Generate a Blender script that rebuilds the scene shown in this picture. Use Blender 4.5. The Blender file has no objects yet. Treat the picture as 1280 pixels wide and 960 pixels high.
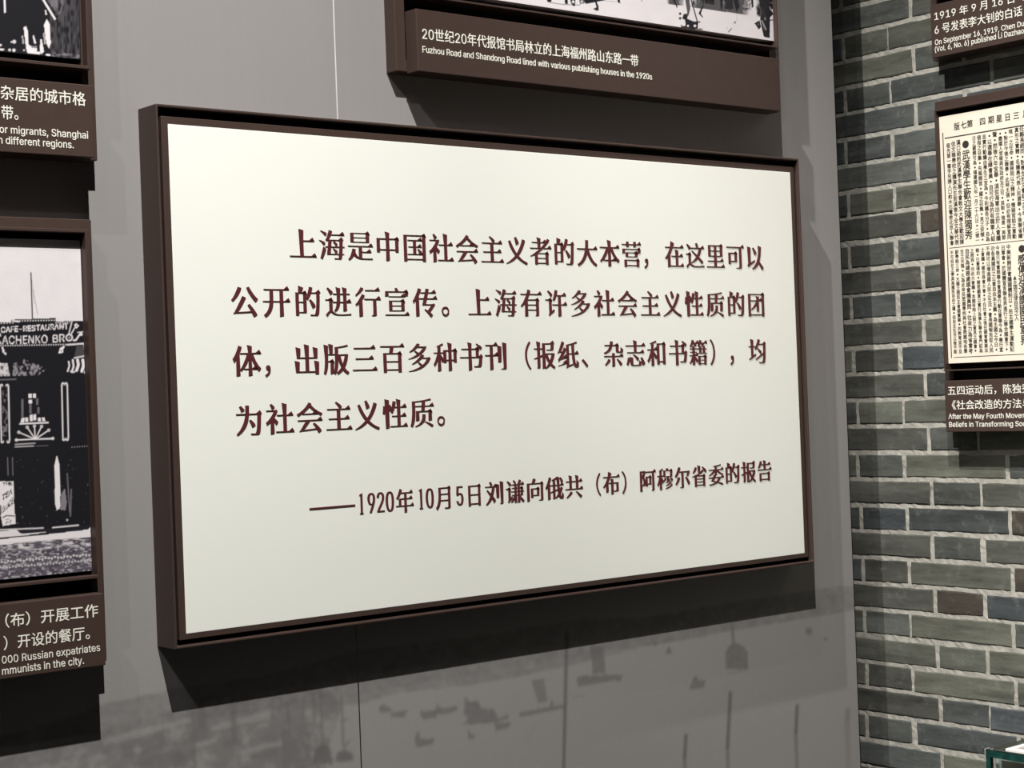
import bpy, math
import numpy as np
from mathutils import Matrix, Vector
from mathutils.geometry import delaunay_2d_cdt

SC = bpy.context.scene
COL = SC.collection

# ------------------------------------------------------------------ camera, world, lights
EYE = 1.6                                   # eye height above the floor
WALL_D = 2.35589                            # eye to the grey wall
YAW, PITCH, ROLL = 0.69166648, 0.00616064, -0.03746763
FPX = 2187.77                               # focal length in pixels of the 1280 wide frame

def cam_rows():
    cy, sy = math.cos(YAW), math.sin(YAW)
    f = np.array([sy * math.cos(PITCH), cy * math.cos(PITCH), math.sin(PITCH)])
    r = np.array([cy, -sy, 0.0]); u = np.cross(r, f)
    return (r * math.cos(ROLL) + u * math.sin(ROLL),
            -(-r * math.sin(ROLL) + u * math.cos(ROLL)), f)

CR, CD, CF = cam_rows()
cam_data = bpy.data.cameras.new('camera')
cam_data.sensor_width = 36.0
cam_data.lens = 36.0 * FPX / 1280.0
cam_data.clip_start = 0.05
cam = bpy.data.objects.new('camera', cam_data)
COL.objects.link(cam)
cam.matrix_world = Matrix(((CR[0], -CD[0], -CF[0], 0), (CR[1], -CD[1], -CF[1], -WALL_D),
                           (CR[2], -CD[2], -CF[2], EYE), (0, 0, 0, 1)))
SC.camera = cam

SC.view_settings.view_transform = 'Standard'
SC.view_settings.look = 'None'
SC.view_settings.gamma = 1.0
SC.view_settings.use_curve_mapping = False
SC.view_settings.exposure = 0.0

world = bpy.data.worlds.new('exhibition_hall_dim_light')
SC.world = world
world.use_nodes = True
world.node_tree.nodes['Background'].inputs[0].default_value = (1.0, 0.97, 0.95, 1)
world.node_tree.nodes['Background'].inputs[1].default_value = 0.008

def spot(name, loc, aim, watts, size, blend=0.6, radius=0.03, color=(1, 0.972, 0.93)):
    d = bpy.data.lights.new(name, 'SPOT')
    d.energy = watts; d.spot_size = math.radians(size); d.spot_blend = blend
    d.shadow_soft_size = radius; d.color = color
    o = bpy.data.objects.new(name, d); COL.objects.link(o)
    o.location = loc
    o.rotation_euler = (Vector(aim) - Vector(loc)).to_track_quat('-Z', 'Y').to_euler()
    return o

spot('track_spot', (0.58, -1.85, EYE + 2.95), (1.80, 0, EYE - 1.45), 850, 66, 1.0, 0.020)
spot('track_spot', (-1.10, -1.75, EYE + 3.30), (2.2, 0, EYE - 0.6), 135, 44, 1.0, 0.020)
spot('track_spot', (-0.36, -1.75, EYE + 2.45), (1.4, 0, EYE - 0.5), 18, 60, 1.0, 0.020)
spot('track_spot', (1.05, -0.64, EYE + 2.55), (3.02, -0.75, EYE + 0.0), 450, 50, 0.9, 0.016)
spot('track_spot', (1.45, -0.90, EYE + 2.70), (3.02, -0.60, EYE - 0.4), 60, 50, 1.0, 0.016)

# ------------------------------------------------------------------ coordinate frames
# u runs to the right along a wall, v is height above eye level, w stands out of the wall
BRICK_X = 3.0215

def F_GREY(u, v, w): return (u, -w, v + EYE)
def F_BRICK(u, v, w): return (BRICK_X - w, -u, v + EYE)

def to_pix(frame, u, v, w):
    """where a point of a printed surface lies in the photograph (for authoring the prints)"""
    if frame is F_GREY: x, y, z = u, -w + WALL_D, v
    else: x, y, z = BRICK_X - w, -u + WALL_D, v
    cx = x * CR[0] + y * CR[1] + z * CR[2]
    cy = x * CD[0] + y * CD[1] + z * CD[2]
    cz = x * CF[0] + y * CF[1] + z * CF[2]
    return 640 + FPX * cx / cz, 480 + FPX * cy / cz

def on_plane(frame, px, py, w):
    """(u, v) of a photograph point on the plane at w"""
    d = (px - 640) / FPX * CR + (py - 480) / FPX * CD + CF
    if frame is F_GREY:
        t = (WALL_D - w) / d[1]; return d[0] * t, d[2] * t
    t = (BRICK_X - w) / d[0]; return WALL_D - d[1] * t, d[2] * t

# ------------------------------------------------------------------ materials
def principled(name, color, rough=0.5, spec=0.5, noise=0.0, nscale=40.0, bump=0.0, bscale=300.0):
    m = bpy.data.materials.new(name); m.use_nodes = True
    nt = m.node_tree; b = nt.nodes['Principled BSDF']
    b.inputs['Base Color'].default_value = (*color, 1)
    b.inputs['Roughness'].default_value = rough
    b.inputs['Specular IOR Level'].default_value = spec
    tc = nt.nodes.new('ShaderNodeTexCoord')
    if noise:
        n = nt.nodes.new('ShaderNodeTexNoise'); n.inputs['Scale'].default_value = nscale
        n.inputs['Detail'].default_value = 6
        nt.links.new(tc.outputs['Object'], n.inputs['Vector'])
        r = nt.nodes.new('ShaderNodeMapRange')
        r.inputs['To Min'].default_value = 1 - noise; r.inputs['To Max'].default_value = 1 + noise
        r.inputs['From Min'].default_value = 0.25; r.inputs['From Max'].default_value = 0.75
        nt.links.new(n.outputs['Fac'], r.inputs['Value'])
        mx = nt.nodes.new('ShaderNodeVectorMath'); mx.operation = 'SCALE'
        mx.inputs[0].default_value = color
        nt.links.new(r.outputs[0], mx.inputs['Scale'])
        nt.links.new(mx.outputs[0], b.inputs['Base Color'])
    if bump:
        n = nt.nodes.new('ShaderNodeTexNoise'); n.inputs['Scale'].default_value = bscale
        nt.links.new(tc.outputs['Object'], n.inputs['Vector'])
        bp = nt.nodes.new('ShaderNodeBump'); bp.inputs['Strength'].default_value = bump
        bp.inputs['Distance'].default_value = 0.001
        nt.links.new(n.outputs['Fac'], bp.inputs['Height'])
        nt.links.new(bp.outputs[0], b.inputs['Normal'])
    return m

def ink_material(name, rough=0.45, spec=0.35, grain=0.04, gscale=420.0):
    m = bpy.data.materials.new(name); m.use_nodes = True
    nt = m.node_tree; b = nt.nodes['Principled BSDF']
    b.inputs['Roughness'].default_value = rough
    b.inputs['Specular IOR Level'].default_value = spec
    a = nt.nodes.new('ShaderNodeAttribute'); a.attribute_name = 'ink'
    tc = nt.nodes.new('ShaderNodeTexCoord')
    n = nt.nodes.new('ShaderNodeTexNoise'); n.inputs['Scale'].default_value = gscale
    n.inputs['Detail'].default_value = 3
    nt.links.new(tc.outputs['Object'], n.inputs['Vector'])
    r = nt.nodes.new('ShaderNodeMapRange')
    r.inputs['From Min'].default_value = 0.25; r.inputs['From Max'].default_value = 0.75
    r.inputs['To Min'].default_value = 1 - grain; r.inputs['To Max'].default_value = 1 + grain
    nt.links.new(n.outputs['Fac'], r.inputs['Value'])
    mx = nt.nodes.new('ShaderNodeVectorMath'); mx.operation = 'SCALE'
    nt.links.new(a.outputs['Color'], mx.inputs[0]); nt.links.new(r.outputs[0], mx.inputs['Scale'])
    nt.links.new(mx.outputs[0], b.inputs['Base Color'])
    return m

M_BROWN = principled('brown_powder_coat', (0.053, 0.033, 0.027), 0.5, 0.3, 0.05, 60, 0.12, 900)
M_DARK = principled('black_brown_backing', (0.012, 0.009, 0.008), 0.7, 0.2, 0.1)
M_WHITE = principled('warm_white_board', (0.835, 0.848, 0.79), 0.55, 0.3, 0.012, 3.5)
M_MAROON = principled('maroon_lettering', (0.095, 0.020, 0.022), 0.5, 0.3, 0.06, 50)
M_CREAM = principled('cream_lettering', (0.80, 0.79, 0.70), 0.5, 0.3, 0.02)
M_PAPER = principled('aged_newsprint', (0.78, 0.70, 0.585), 0.7, 0.2, 0.04, 22)
M_PRINT = principled('newsprint_ink', (0.035, 0.03, 0.026), 0.7, 0.2, 0.15, 300)
M_GREYWALL = ink_material('grey_wallcovering', 0.75, 0.25, 0.05, 500)
M_PHOTO = ink_material('photo_print', 0.5, 0.3, 0.06, 500)
M_VOID = principled('dark_wall_core', (0.03, 0.028, 0.027), 0.9, 0.1, 0.1)
M_MORTAR = principled('pale_lime_mortar', (0.40, 0.385, 0.34), 0.95, 0.15, 0.25, 60, 0.5, 200)
M_FLOOR = principled('dark_stone_floor', (0.05, 0.047, 0.044), 0.5, 0.4, 0.15, 6)

def brick_material():
    m = bpy.data.materials.new('grey_clay_brick'); m.use_nodes = True
    nt = m.node_tree; b = nt.nodes['Principled BSDF']; L = nt.links.new
    b.inputs['Roughness'].default_value = 0.9
    b.inputs['Specular IOR Level'].default_value = 0.2
    a = nt.nodes.new('ShaderNodeAttribute'); a.attribute_name = 'ink'
    tc = nt.nodes.new('ShaderNodeTexCoord')
    n1 = nt.nodes.new('ShaderNodeTexNoise'); n1.inputs['Scale'].default_value = 14; n1.inputs['Detail'].default_value = 8
    n1.inputs['Roughness'].default_value = 0.65
    mp = nt.nodes.new('ShaderNodeMapping'); mp.inputs['Scale'].default_value = (1, 0.35, 2.4)
    L(tc.outputs['Object'], mp.inputs['Vector']); L(mp.outputs[0], n1.inputs['Vector'])
    r1 = nt.nodes.new('ShaderNodeMapRange')
    for k, v in zip(('From Min', 'From Max', 'To Min', 'To Max'), (0.3, 0.72, 0.55, 1.6)): r1.inputs[k].default_value = v
    L(n1.outputs['Fac'], r1.inputs['Value'])
    mx = nt.nodes.new('ShaderNodeVectorMath'); mx.operation = 'SCALE'
    L(a.outputs['Color'], mx.inputs[0]); L(r1.outputs[0], mx.inputs['Scale'])
    # lime smears left by the pointing
    n2 = nt.nodes.new('ShaderNodeTexNoise'); n2.inputs['Scale'].default_value = 38; n2.inputs['Detail'].default_value = 9
    n2.inputs['Roughness'].default_value = 0.7
    L(tc.outputs['Object'], n2.inputs['Vector'])
    r2 = nt.nodes.new('ShaderNodeMapRange')
    for k, v in zip(('From Min', 'From Max', 'To Min', 'To Max'), (0.55, 0.76, 0.0, 0.42)): r2.inputs[k].default_value = v
    L(n2.outputs['Fac'], r2.inputs['Value'])
    mixn = nt.nodes.new('ShaderNodeMix'); mixn.data_type = 'RGBA'
    L(r2.outputs[0], mixn.inputs[0]); L(mx.outputs[0], mixn.inputs[6])
    mixn.inputs[7].default_value = (0.26, 0.27, 0.25, 1)
    L(mixn.outputs[2], b.inputs['Base Color'])
    bp = nt.nodes.new('ShaderNodeBump'); bp.inputs['Strength'].default_value = 0.5; bp.inputs['Distance'].default_value = 0.003
    L(n2.outputs['Fac'], bp.inputs['Height']); L(bp.outputs[0], b.inputs['Normal'])
    return m
M_BRICK = brick_material()

def glass_material():
    m = bpy.data.materials.new('clear_green_glass'); m.use_nodes = True
    b = m.node_tree.nodes['Principled BSDF']
    b.inputs['Base Color'].default_value = (0.90, 0.97, 0.95, 1)
    b.inputs['Roughness'].default_value = 0.02
    b.inputs['IOR'].default_value = 1.5
    b.inputs['Transmission Weight'].default_value = 1.0
    return m
M_GLASS = glass_material()
M_GEDGE = principled('green_glass_edge', (0.006, 0.045, 0.038), 0.15, 0.5, 0.6, 90)
M_PLATE = principled('white_enamel_frame', (0.82, 0.81, 0.77), 0.35, 0.4, 0.03)
M_OLIVE = principled('olive_linen_board', (0.20, 0.19, 0.13), 0.8, 0.2, 0.15, 60)
M_CLIP = principled('steel_clip', (0.25, 0.25, 0.25), 0.35, 0.5, 0.1)

# ------------------------------------------------------------------ object helpers
def thing(name, label, cat, loc, group=None):
    o = bpy.data.objects.new(name, None); COL.objects.link(o)
    o.empty_display_size = 0.05; o.location = loc
    o['label'] = label; o['category'] = cat
    if group: o['group'] = group
    return o

def link_mesh(name, verts, faces, mat, parent=None, mats=None, midx=None, bevel=0.0, label=None, smooth=False):
    me = bpy.data.meshes.new(name)
    me.from_pydata([tuple(v) for v in verts], [], faces)
    for m in (mats or [mat]): me.materials.append(m)
    if midx is not None: me.polygons.foreach_set('material_index', midx)
    me.update()
    o = bpy.data.objects.new(name, me); COL.objects.link(o)
    if parent is not None:
        o.parent = parent
        off = Vector(parent.location); p = parent.parent
        while p is not None: off += Vector(p.location); p = p.parent
        me.transform(Matrix.Translation(-off))
    if bevel:
        b = o.modifiers.new('bevel', 'BEVEL'); b.width = bevel; b.segments = 2
        b.limit_method = 'ANGLE'; b.angle_limit = math.radians(40)
    if label: o['label'] = label
    return o

class MB:
    """collects boxes and rings in wall coordinates"""
    def __init__(s, frame): s.fr = frame; s.v = []; s.f = []
    def add(s, vs, fs):
        n = len(s.v); s.v += [s.fr(*p) for p in vs]; s.f += [tuple(n + i for i in f) for f in fs]
    def box(s, u0, u1, v0, v1, w0, w1):
        vs = [(u, v, w) for w in (w0, w1) for u, v in ((u0, v0), (u1, v0), (u1, v1), (u0, v1))]
        s.add(vs, [(3, 2, 1, 0), (4, 5, 6, 7), (0, 1, 5, 4), (1, 2, 6, 5), (2, 3, 7, 6), (3, 0, 4, 7)])
    def tray(s, u0, u1, v0, v1, tl, tr, tb, tt, w0, wf, w1):
        """open box: outer sides w0..w1, rim at w1, cavity floor at wf"""
        o = ((u0, v0), (u1, v0), (u1, v1), (u0, v1))
        i = ((u0 + tl, v0 + tb), (u1 - tr, v0 + tb), (u1 - tr, v1 - tt), (u0 + tl, v1 - tt))
        vs = [(*p, w0) for p in o] + [(*p, w1) for p in o] + [(*p, w1) for p in i] + [(*p, wf) for p in i]
        fs = [(3, 2, 1, 0), (12, 13, 14, 15)]
        for k in range(4):
            n = (k + 1) % 4
            fs += [(k, n, 4 + n, 4 + k), (4 + k, 4 + n, 8 + n, 8 + k), (8 + k, 8 + n, 12 + n, 12 + k)]
        s.add(vs, fs)
    def ring(s, u0, u1, v0, v1, t, w0, w1):
        o = ((u0, v0), (u1, v0), (u1, v1), (u0, v1))
        i = ((u0 + t, v0 + t), (u1 - t, v0 + t), (u1 - t, v1 - t), (u0 + t, v1 - t))
        vs = [(*p, w0) for p in o] + [(*p, w1) for p in o] + [(*p, w1) for p in i] + [(*p, w0) for p in i]
        fs = []
        for k in range(4):
            n = (k + 1) % 4
            fs += [(k, n, 4 + n, 4 + k), (4 + k, 4 + n, 8 + n, 8 + k), (8 + k, 8 + n, 12 + n, 12 + k), (12 + k, 12 + n, n, k)]
        s.add(vs, fs)
    def build(s, name, mat, parent=None, bevel=0.0, label=None):
        return link_mesh(name, s.v, s.f, mat, parent, bevel=bevel, label=label)

# ------------------------------------------------------------------ lettering
_tc = bpy.data.curves.new('lettering_source', 'FONT')
_to = bpy.data.objects.new('lettering_source', _tc)
COL.objects.link(_to)
_cache = {}

# plain grotesque Latin letters: advance and outlines in 1/500 em
LATIN_SET = '(),-.0123456789ABCDEFHKLMNORSTUVabcdefghilmnoprstuvwxyz'
LATIN_DATA = [
    (193, [[63,146,71,229,93,312,125,382,167,382,135,303,114,222,107,146,113,81,133,11,167,-68,125,-68,111,-42,98,-15,88,12,79,39,72,66,67,93,64,120]]),
    (193, [[26,-68,61,13,80,82,86,146,79,222,58,303,26,382,68,382,100,312,122,229,130,146,129,119,126,92,121,65,114,38,105,11,95,-16,82,-42,68,-68]]),
    (133, [[27,-85,48,50,97,50,60,-85]]),
    (320, [[238,173,238,133,81,133,81,173]]),
    (133, [[67,-3,61,-3,55,-1,50,2,45,6,40,11,37,17,36,23,35,29,36,36,37,41,40,47,45,52,50,56,55,59,61,61,67,61,74,61,80,59,85,56,90,52,94,47,97,41,99,36,100,29,99,23,97,17,94,11,90,6,85,2,80,-1,74,-3]]),
    (320, [[160,-5,141,-3,123,1,107,7,92,17,79,29,67,44,57,61,49,80,42,102,38,126,35,152,34,180,35,208,38,234,42,258,49,279,57,299,67,316,79,331,92,343,107,352,123,359,141,363,160,365,180,363,197,359,214,352,229,343,242,331,254,316,263,299,272,279,278,258,283,234,286,208,287,180,286,152,283,126,278,102,272,80,264,61,254,44,242,29,229,17,214,7,198,1,180,-3],[160,35,173,36,185,39,196,45,205,52,214,62,222,73,228,86,234,102,238,119,241,137,243,158,243,180,243,202,241,222,238,241,234,258,228,274,222,287,214,298,205,308,196,315,185,321,173,324,160,325,148,324,136,321,125,315,115,308,107,298,99,287,93,274,87,258,83,241,80,222,78,202,77,180,78,158,80,137,83,119,87,102,93,86,99,73,107,62,115,52,125,45,136,39,148,36]]),
    (320, [[54,0,54,39,277,39,277,0],[195,360,195,0,150,0,150,317,148,317,61,253,61,302,140,360]]),
    (320, [[45,0,45,34,166,162,200,200,220,231,227,263,226,272,224,281,222,289,218,296,213,303,207,309,201,314,193,318,158,325,148,325,139,323,130,320,122,317,115,312,108,306,103,300,98,293,95,285,92,276,90,266,90,256,46,256,47,272,50,287,55,300,61,313,69,325,78,335,89,344,101,351,114,357,129,361,143,364,159,365,175,364,190,361,204,357,216,351,228,344,239,336,248,326,256,315,262,303,266,291,269,278,270,264,263,225,238,183,189,127,108,43,108,40,275,40,275,0]]),
    (320, [[154,-5,138,-4,123,-2,108,2,94,7,81,13,69,21,59,30,50,41,42,52,37,65,33,78,31,93,77,93,79,84,81,76,85,68,90,62,95,55,102,50,109,46,117,42,155,35,195,43,203,47,211,53,217,59,223,66,227,74,230,82,232,92,233,102,232,112,231,121,228,130,224,139,218,147,212,154,204,160,194,165,184,170,171,173,158,175,142,175,111,175,111,212,204,317,204,320,49,320,49,360,264,360,264,326,150,197,150,204,169,205,187,204,203,201,218,195,232,188,244,179,254,169,263,157,269,145,274,131,277,117,278,102,277,87,274,73,269,59,262,47,253,35,243,25,232,16,218,9,204,3,188,-1,172,-4]]),
    (320, [[28,75,28,112,175,360,220,360,77,117,77,115,292,115,292,75],[199,0,199,86,199,103,199,225,243,225,243,0]]),
    (320, [[157,-5,141,-4,126,-2,112,2,99,8,87,15,76,23,67,32,59,43,52,54,47,66,44,79,42,92,86,92,88,84,90,77,93,70,98,63,123,43,157,35,167,36,177,38,187,41,195,46,204,51,211,58,217,65,222,74,227,83,230,93,231,104,232,115,231,126,229,137,226,147,222,156,216,165,210,173,203,180,194,185,185,190,176,193,165,195,154,196,119,190,91,174,48,179,68,360,259,360,259,320,107,320,95,213,96,213,126,230,162,236,174,235,186,234,197,231,208,227,218,222,227,216,236,210,244,202,251,193,258,184,263,174,268,164,272,152,275,141,276,128,277,115,276,99,273,83,268,68,261,54,253,41,243,29,231,19,218,11,204,4,189,-1,173,-4]]),
    (320, [[160,-5,144,-4,129,-1,114,4,101,10,88,19,77,29,68,40,60,53,53,67,49,82,46,98,45,115,46,128,48,141,51,155,56,169,97,241,179,360,228,360,107,185,103,185,117,204,138,217,166,222,182,221,197,219,211,215,223,209,235,201,245,192,254,182,262,170,268,157,272,143,274,127,275,111,274,95,271,79,267,65,260,51,252,39,243,28,232,18,219,10,206,4,192,-1,176,-4],[160,34,170,35,180,37,189,40,197,44,205,50,211,56,217,64,222,72,226,81,229,90,231,100,232,111,231,122,229,132,226,142,222,151,217,159,211,166,205,173,197,178,189,182,180,185,170,187,160,188,150,187,140,185,131,182,123,178,115,173,109,167,103,159,98,151,94,143,91,133,89,123,88,112,89,101,91,91,94,81,98,72,103,64,109,56,115,50,123,44,131,40,140,37,150,35]]),
    (320, [[69,0,229,317,229,320,44,320,44,360,276,360,276,317,117,0]]),
    (320, [[160,-5,142,-4,126,-2,110,2,96,8,83,15,71,23,61,33,52,44,46,55,41,68,38,81,37,96,37,107,39,118,42,128,46,138,51,147,57,156,64,164,72,171,80,177,89,181,98,185,108,187,108,189,95,193,84,199,74,208,66,218,59,229,54,242,51,255,50,269,51,283,53,295,58,307,64,318,72,329,81,338,91,346,103,352,116,358,130,362,145,364,160,365,176,364,190,362,204,358,217,352,228,346,239,338,248,329,256,318,262,307,267,295,269,283,270,269,269,255,266,242,261,230,254,218,246,208,236,199,225,193,213,189,213,187,222,185,231,181,240,177,248,171,256,164,263,156,269,147,274,138,278,128,281,118,283,107,284,96,283,81,280,68,275,55,268,44,259,33,249,23,237,15,224,8,210,2,194,-2,178,-4],[160,35,172,35,182,37,192,39,202,43,210,47,217,52,223,58,229,65,233,72,236,80,238,89,238,98,238,108,236,117,233,126,228,133,223,141,216,147,209,153,200,158,191,162,181,164,171,166,160,166,149,166,139,164,129,162,120,158,111,153,104,147,97,141,92,133,87,126,84,117,82,108,82,98,82,89,84,80,87,72,91,65,96,58,103,52,110,47,118,43,128,39,138,37,149,35],[160,205,194,212,201,217,207,222,213,227,217,234,221,241,224,249,225,257,226,266,225,275,224,283,221,290,218,297,213,304,208,309,202,314,195,318,160,325,126,318,118,314,112,309,107,304,102,297,99,290,96,283,95,275,94,266,95,257,96,249,99,241,102,234,107,227,112,222,119,217,126,212]]),
    (320, [[160,365,176,364,192,361,206,356,220,350,232,341,243,331,252,320,260,307,267,293,271,278,274,262,275,245,274,232,272,219,269,205,264,191,223,119,142,0,92,0,213,175,217,175,203,156,182,143,154,138,138,139,124,141,110,145,97,151,85,159,75,168,66,178,59,190,53,203,48,217,46,233,45,249,46,265,49,281,53,295,60,309,68,321,78,332,89,342,101,350,114,356,129,361,144,364],[160,326,150,325,140,323,132,320,123,316,116,310,109,304,103,296,98,288,94,279,91,270,89,260,89,249,89,238,91,228,94,218,98,209,103,201,109,194,116,187,123,182,132,178,140,175,150,173,160,172,170,173,180,175,189,178,197,182,205,187,212,193,217,201,223,209,227,218,229,227,231,237,232,248,231,259,229,269,227,279,223,288,218,296,212,304,205,310,197,316,189,320,180,323,170,325]]),
    (340, [[12,0,143,360,195,360,328,0,280,0,203,214,187,263,164,338,173,338,151,263,135,214,60,0],[78,101,78,141,262,141,262,101]]),
    (322, [[43,0,43,360,171,360,189,359,205,357,220,353,233,347,244,340,254,332,263,323,270,313,275,302,279,290,281,278,282,265,281,254,280,244,277,235,274,227,252,202,223,189,223,186,231,184,240,182,249,178,257,174,265,168,272,161,279,153,285,144,290,134,293,122,295,110,296,96,295,83,293,70,289,59,283,47,276,37,267,28,256,20,244,13,229,7,213,3,195,1,174,0],[88,40,173,40,193,41,209,44,223,49,233,56,241,65,247,75,250,85,252,97,251,106,249,114,246,122,242,130,237,137,231,144,224,149,216,154,207,158,198,161,187,163,176,163,88,163],[88,202,168,202,204,210,211,214,218,219,224,224,229,231,233,238,235,246,237,254,238,263,237,275,234,285,228,295,221,303,212,311,200,316,186,319,170,320,88,320]]),
    (361, [[189,-5,167,-3,145,1,125,8,106,18,89,30,74,45,61,62,49,82,40,103,34,127,30,152,29,180,30,207,34,233,40,257,49,278,61,298,74,315,89,330,106,342,125,352,145,359,167,363,189,365,241,357,253,352,264,347,274,341,284,333,294,325,302,316,310,307,317,296,323,285,328,273,332,260,335,246,289,246,276,279,253,303,223,318,189,323,173,322,158,318,143,313,130,306,117,297,106,285,97,272,88,257,82,241,77,222,74,202,73,180,74,158,77,138,82,119,89,102,97,87,107,74,118,63,130,54,144,47,158,42,173,38,189,37,223,42,253,57,276,81,289,114,335,114,332,100,328,87,323,75,317,64,310,54,303,44,294,35,285,27,275,20,264,13,253,8,241,3,229,0,216,-3,203,-4]]),
    (356, [[155,0,68,0,68,40,152,40,173,41,192,45,210,50,225,57,239,66,250,78,260,91,268,105,274,122,279,140,282,160,282,181,282,202,279,221,274,239,268,255,260,270,251,283,239,294,226,303,211,310,195,315,176,319,156,320,66,320,66,360,159,360,185,359,208,355,230,348,249,338,267,327,282,312,296,296,307,277,315,256,322,233,325,208,327,181,325,154,322,128,315,105,307,84,295,65,282,48,266,34,248,22,228,12,206,5,181,1],[88,360,88,0,43,0,43,360]]),
    (296, [[43,0,43,360,264,360,264,320,88,320,88,202,252,202,252,162,88,162,88,40,266,40,266,0]]),
    (290, [[43,0,43,360,261,360,261,320,88,320,88,197,245,197,245,157,88,157,88,0]]),
    (366, [[43,0,43,360,88,360,88,204,278,204,278,360,323,360,323,0,278,0,278,164,88,164,88,0]]),
    (330, [[74,103,74,153,98,185,123,215,150,244,257,360,317,360,164,195,161,195],[43,0,43,360,88,360,88,237,88,159,88,137,88,0],[263,0,133,183,161,219,317,0]]),
    (278, [[43,0,43,360,88,360,88,40,256,40,256,0]]),
    (444, [[43,0,43,360,107,360,196,132,203,112,212,87,220,59,228,35,217,35,225,58,234,86,242,112,249,132,337,360,402,360,402,0,357,0,357,206,357,231,357,261,358,292,359,324,363,324,352,290,341,257,331,228,323,206,242,0,202,0,121,206,113,227,103,256,91,288,79,324,84,324,85,294,86,263,86,232,86,206,86,0]]),
    (370, [[43,0,43,360,96,360,243,129,257,107,274,76,293,39,287,38,284,77,282,111,282,138,282,360,328,360,328,0,274,0,143,205,126,234,105,270,76,320,84,321,86,272,88,232,88,206,88,0]]),
    (377, [[189,-5,166,-3,145,1,125,8,106,18,89,30,74,45,61,62,49,82,40,103,34,127,30,152,29,180,30,207,34,233,40,257,49,278,61,298,74,315,89,330,106,342,125,352,145,359,166,363,189,365,211,363,233,359,253,352,271,342,289,330,304,315,317,298,328,278,337,257,344,233,348,207,349,180,348,152,344,127,337,103,328,82,317,62,304,45,289,30,271,18,253,8,233,1,211,-3],[189,37,205,38,220,42,234,47,247,54,260,63,271,74,281,87,289,102,296,119,301,137,303,158,304,180,303,202,301,223,296,241,289,258,281,273,271,286,260,297,247,306,234,313,220,318,205,322,189,323,173,322,158,318,144,313,130,306,118,297,107,286,97,273,89,258,82,241,77,222,74,202,73,180,74,158,77,137,82,119,89,102,97,87,107,74,118,63,130,54,144,47,158,42,173,38]]),
    (318, [[43,0,43,360,167,360,187,359,205,356,221,352,236,346,248,338,259,329,269,318,276,306,282,294,286,280,289,265,290,249,289,233,286,219,282,205,276,192,269,180,259,170,248,161,236,154,221,148,205,143,187,141,167,140,68,140,68,180,165,180,179,181,191,183,201,185,211,189,219,193,226,199,232,205,236,213,240,221,242,229,244,239,244,249,244,259,242,269,240,278,236,286,232,294,226,301,219,306,211,311,201,315,190,318,178,319,165,320,88,320,88,0],[250,0,163,162,214,162,303,0]]),
    (316, [[158,-6,139,-5,122,-3,105,1,90,7,77,14,65,22,54,32,45,43,38,55,33,68,29,82,27,97,74,97,75,87,78,78,82,69,87,62,94,56,101,50,109,45,118,42,158,35,170,35,182,37,192,39,202,43,212,47,220,52,227,58,233,65,238,73,242,81,244,89,245,99,244,107,242,114,239,121,235,127,209,145,173,157,130,169,109,176,90,184,74,194,61,205,50,217,43,231,38,246,37,264,38,278,41,292,46,305,53,317,62,328,72,337,84,345,97,352,112,358,127,362,143,364,161,365,178,364,194,362,210,358,224,352,237,345,248,337,258,328,267,317,274,306,279,294,282,281,284,267,239,267,236,280,231,292,224,301,214,310,202,316,189,321,175,324,159,324,148,324,137,323,128,320,118,317,110,313,103,308,96,302,91,296,87,289,84,282,82,274,81,266,82,257,84,249,88,242,93,236,120,218,150,208,187,198,220,187,254,168,279,140,283,131,287,121,288,110,289,98,288,84,285,70,280,57,274,45,265,34,255,24,243,15,229,7,213,1,197,-3,178,-5]]),
    (318, [[22,320,22,360,295,360,295,320,182,320,182,0,136,0,136,320]]),
    (366, [[183,-6,163,-5,143,-2,125,4,109,11,94,20,81,31,70,43,60,57,52,72,47,88,44,105,43,122,43,360,88,360,88,126,89,114,91,102,94,90,100,80,106,70,114,62,122,54,132,48,144,43,156,39,169,37,183,36,197,37,211,39,223,43,234,48,244,54,253,62,260,70,266,80,271,90,275,102,277,114,278,126,278,360,324,360,324,122,322,105,319,88,314,72,306,57,297,43,285,31,272,20,257,11,241,4,223,-2,204,-5]]),
    (340, [[144,0,12,360,60,360,136,146,152,97,175,22,166,22,189,98,205,146,279,360,328,360,197,0]]),
    (276, [[113,-6,101,-5,89,-4,78,-1,67,4,57,9,48,15,40,23,34,32,28,41,25,52,22,64,22,76,22,87,24,97,27,106,31,114,35,121,41,127,48,132,55,137,89,149,126,156,165,160,188,166,191,169,193,172,195,176,195,180,195,182,189,210,170,228,138,234,106,228,83,213,71,194,29,206,34,218,40,228,47,237,56,245,64,252,74,257,84,262,94,266,137,272,169,268,202,255,210,250,217,243,223,235,228,227,233,217,236,205,238,192,238,178,238,0,196,0,196,37,193,37,178,17,152,1],[121,32,132,33,143,34,153,37,161,42,169,47,176,52,182,59,186,66,190,74,193,81,194,89,195,98,195,134,184,129,164,124,142,121,124,119,95,112,73,99,70,94,67,88,66,81,65,74,72,51,92,37]]),
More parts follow.
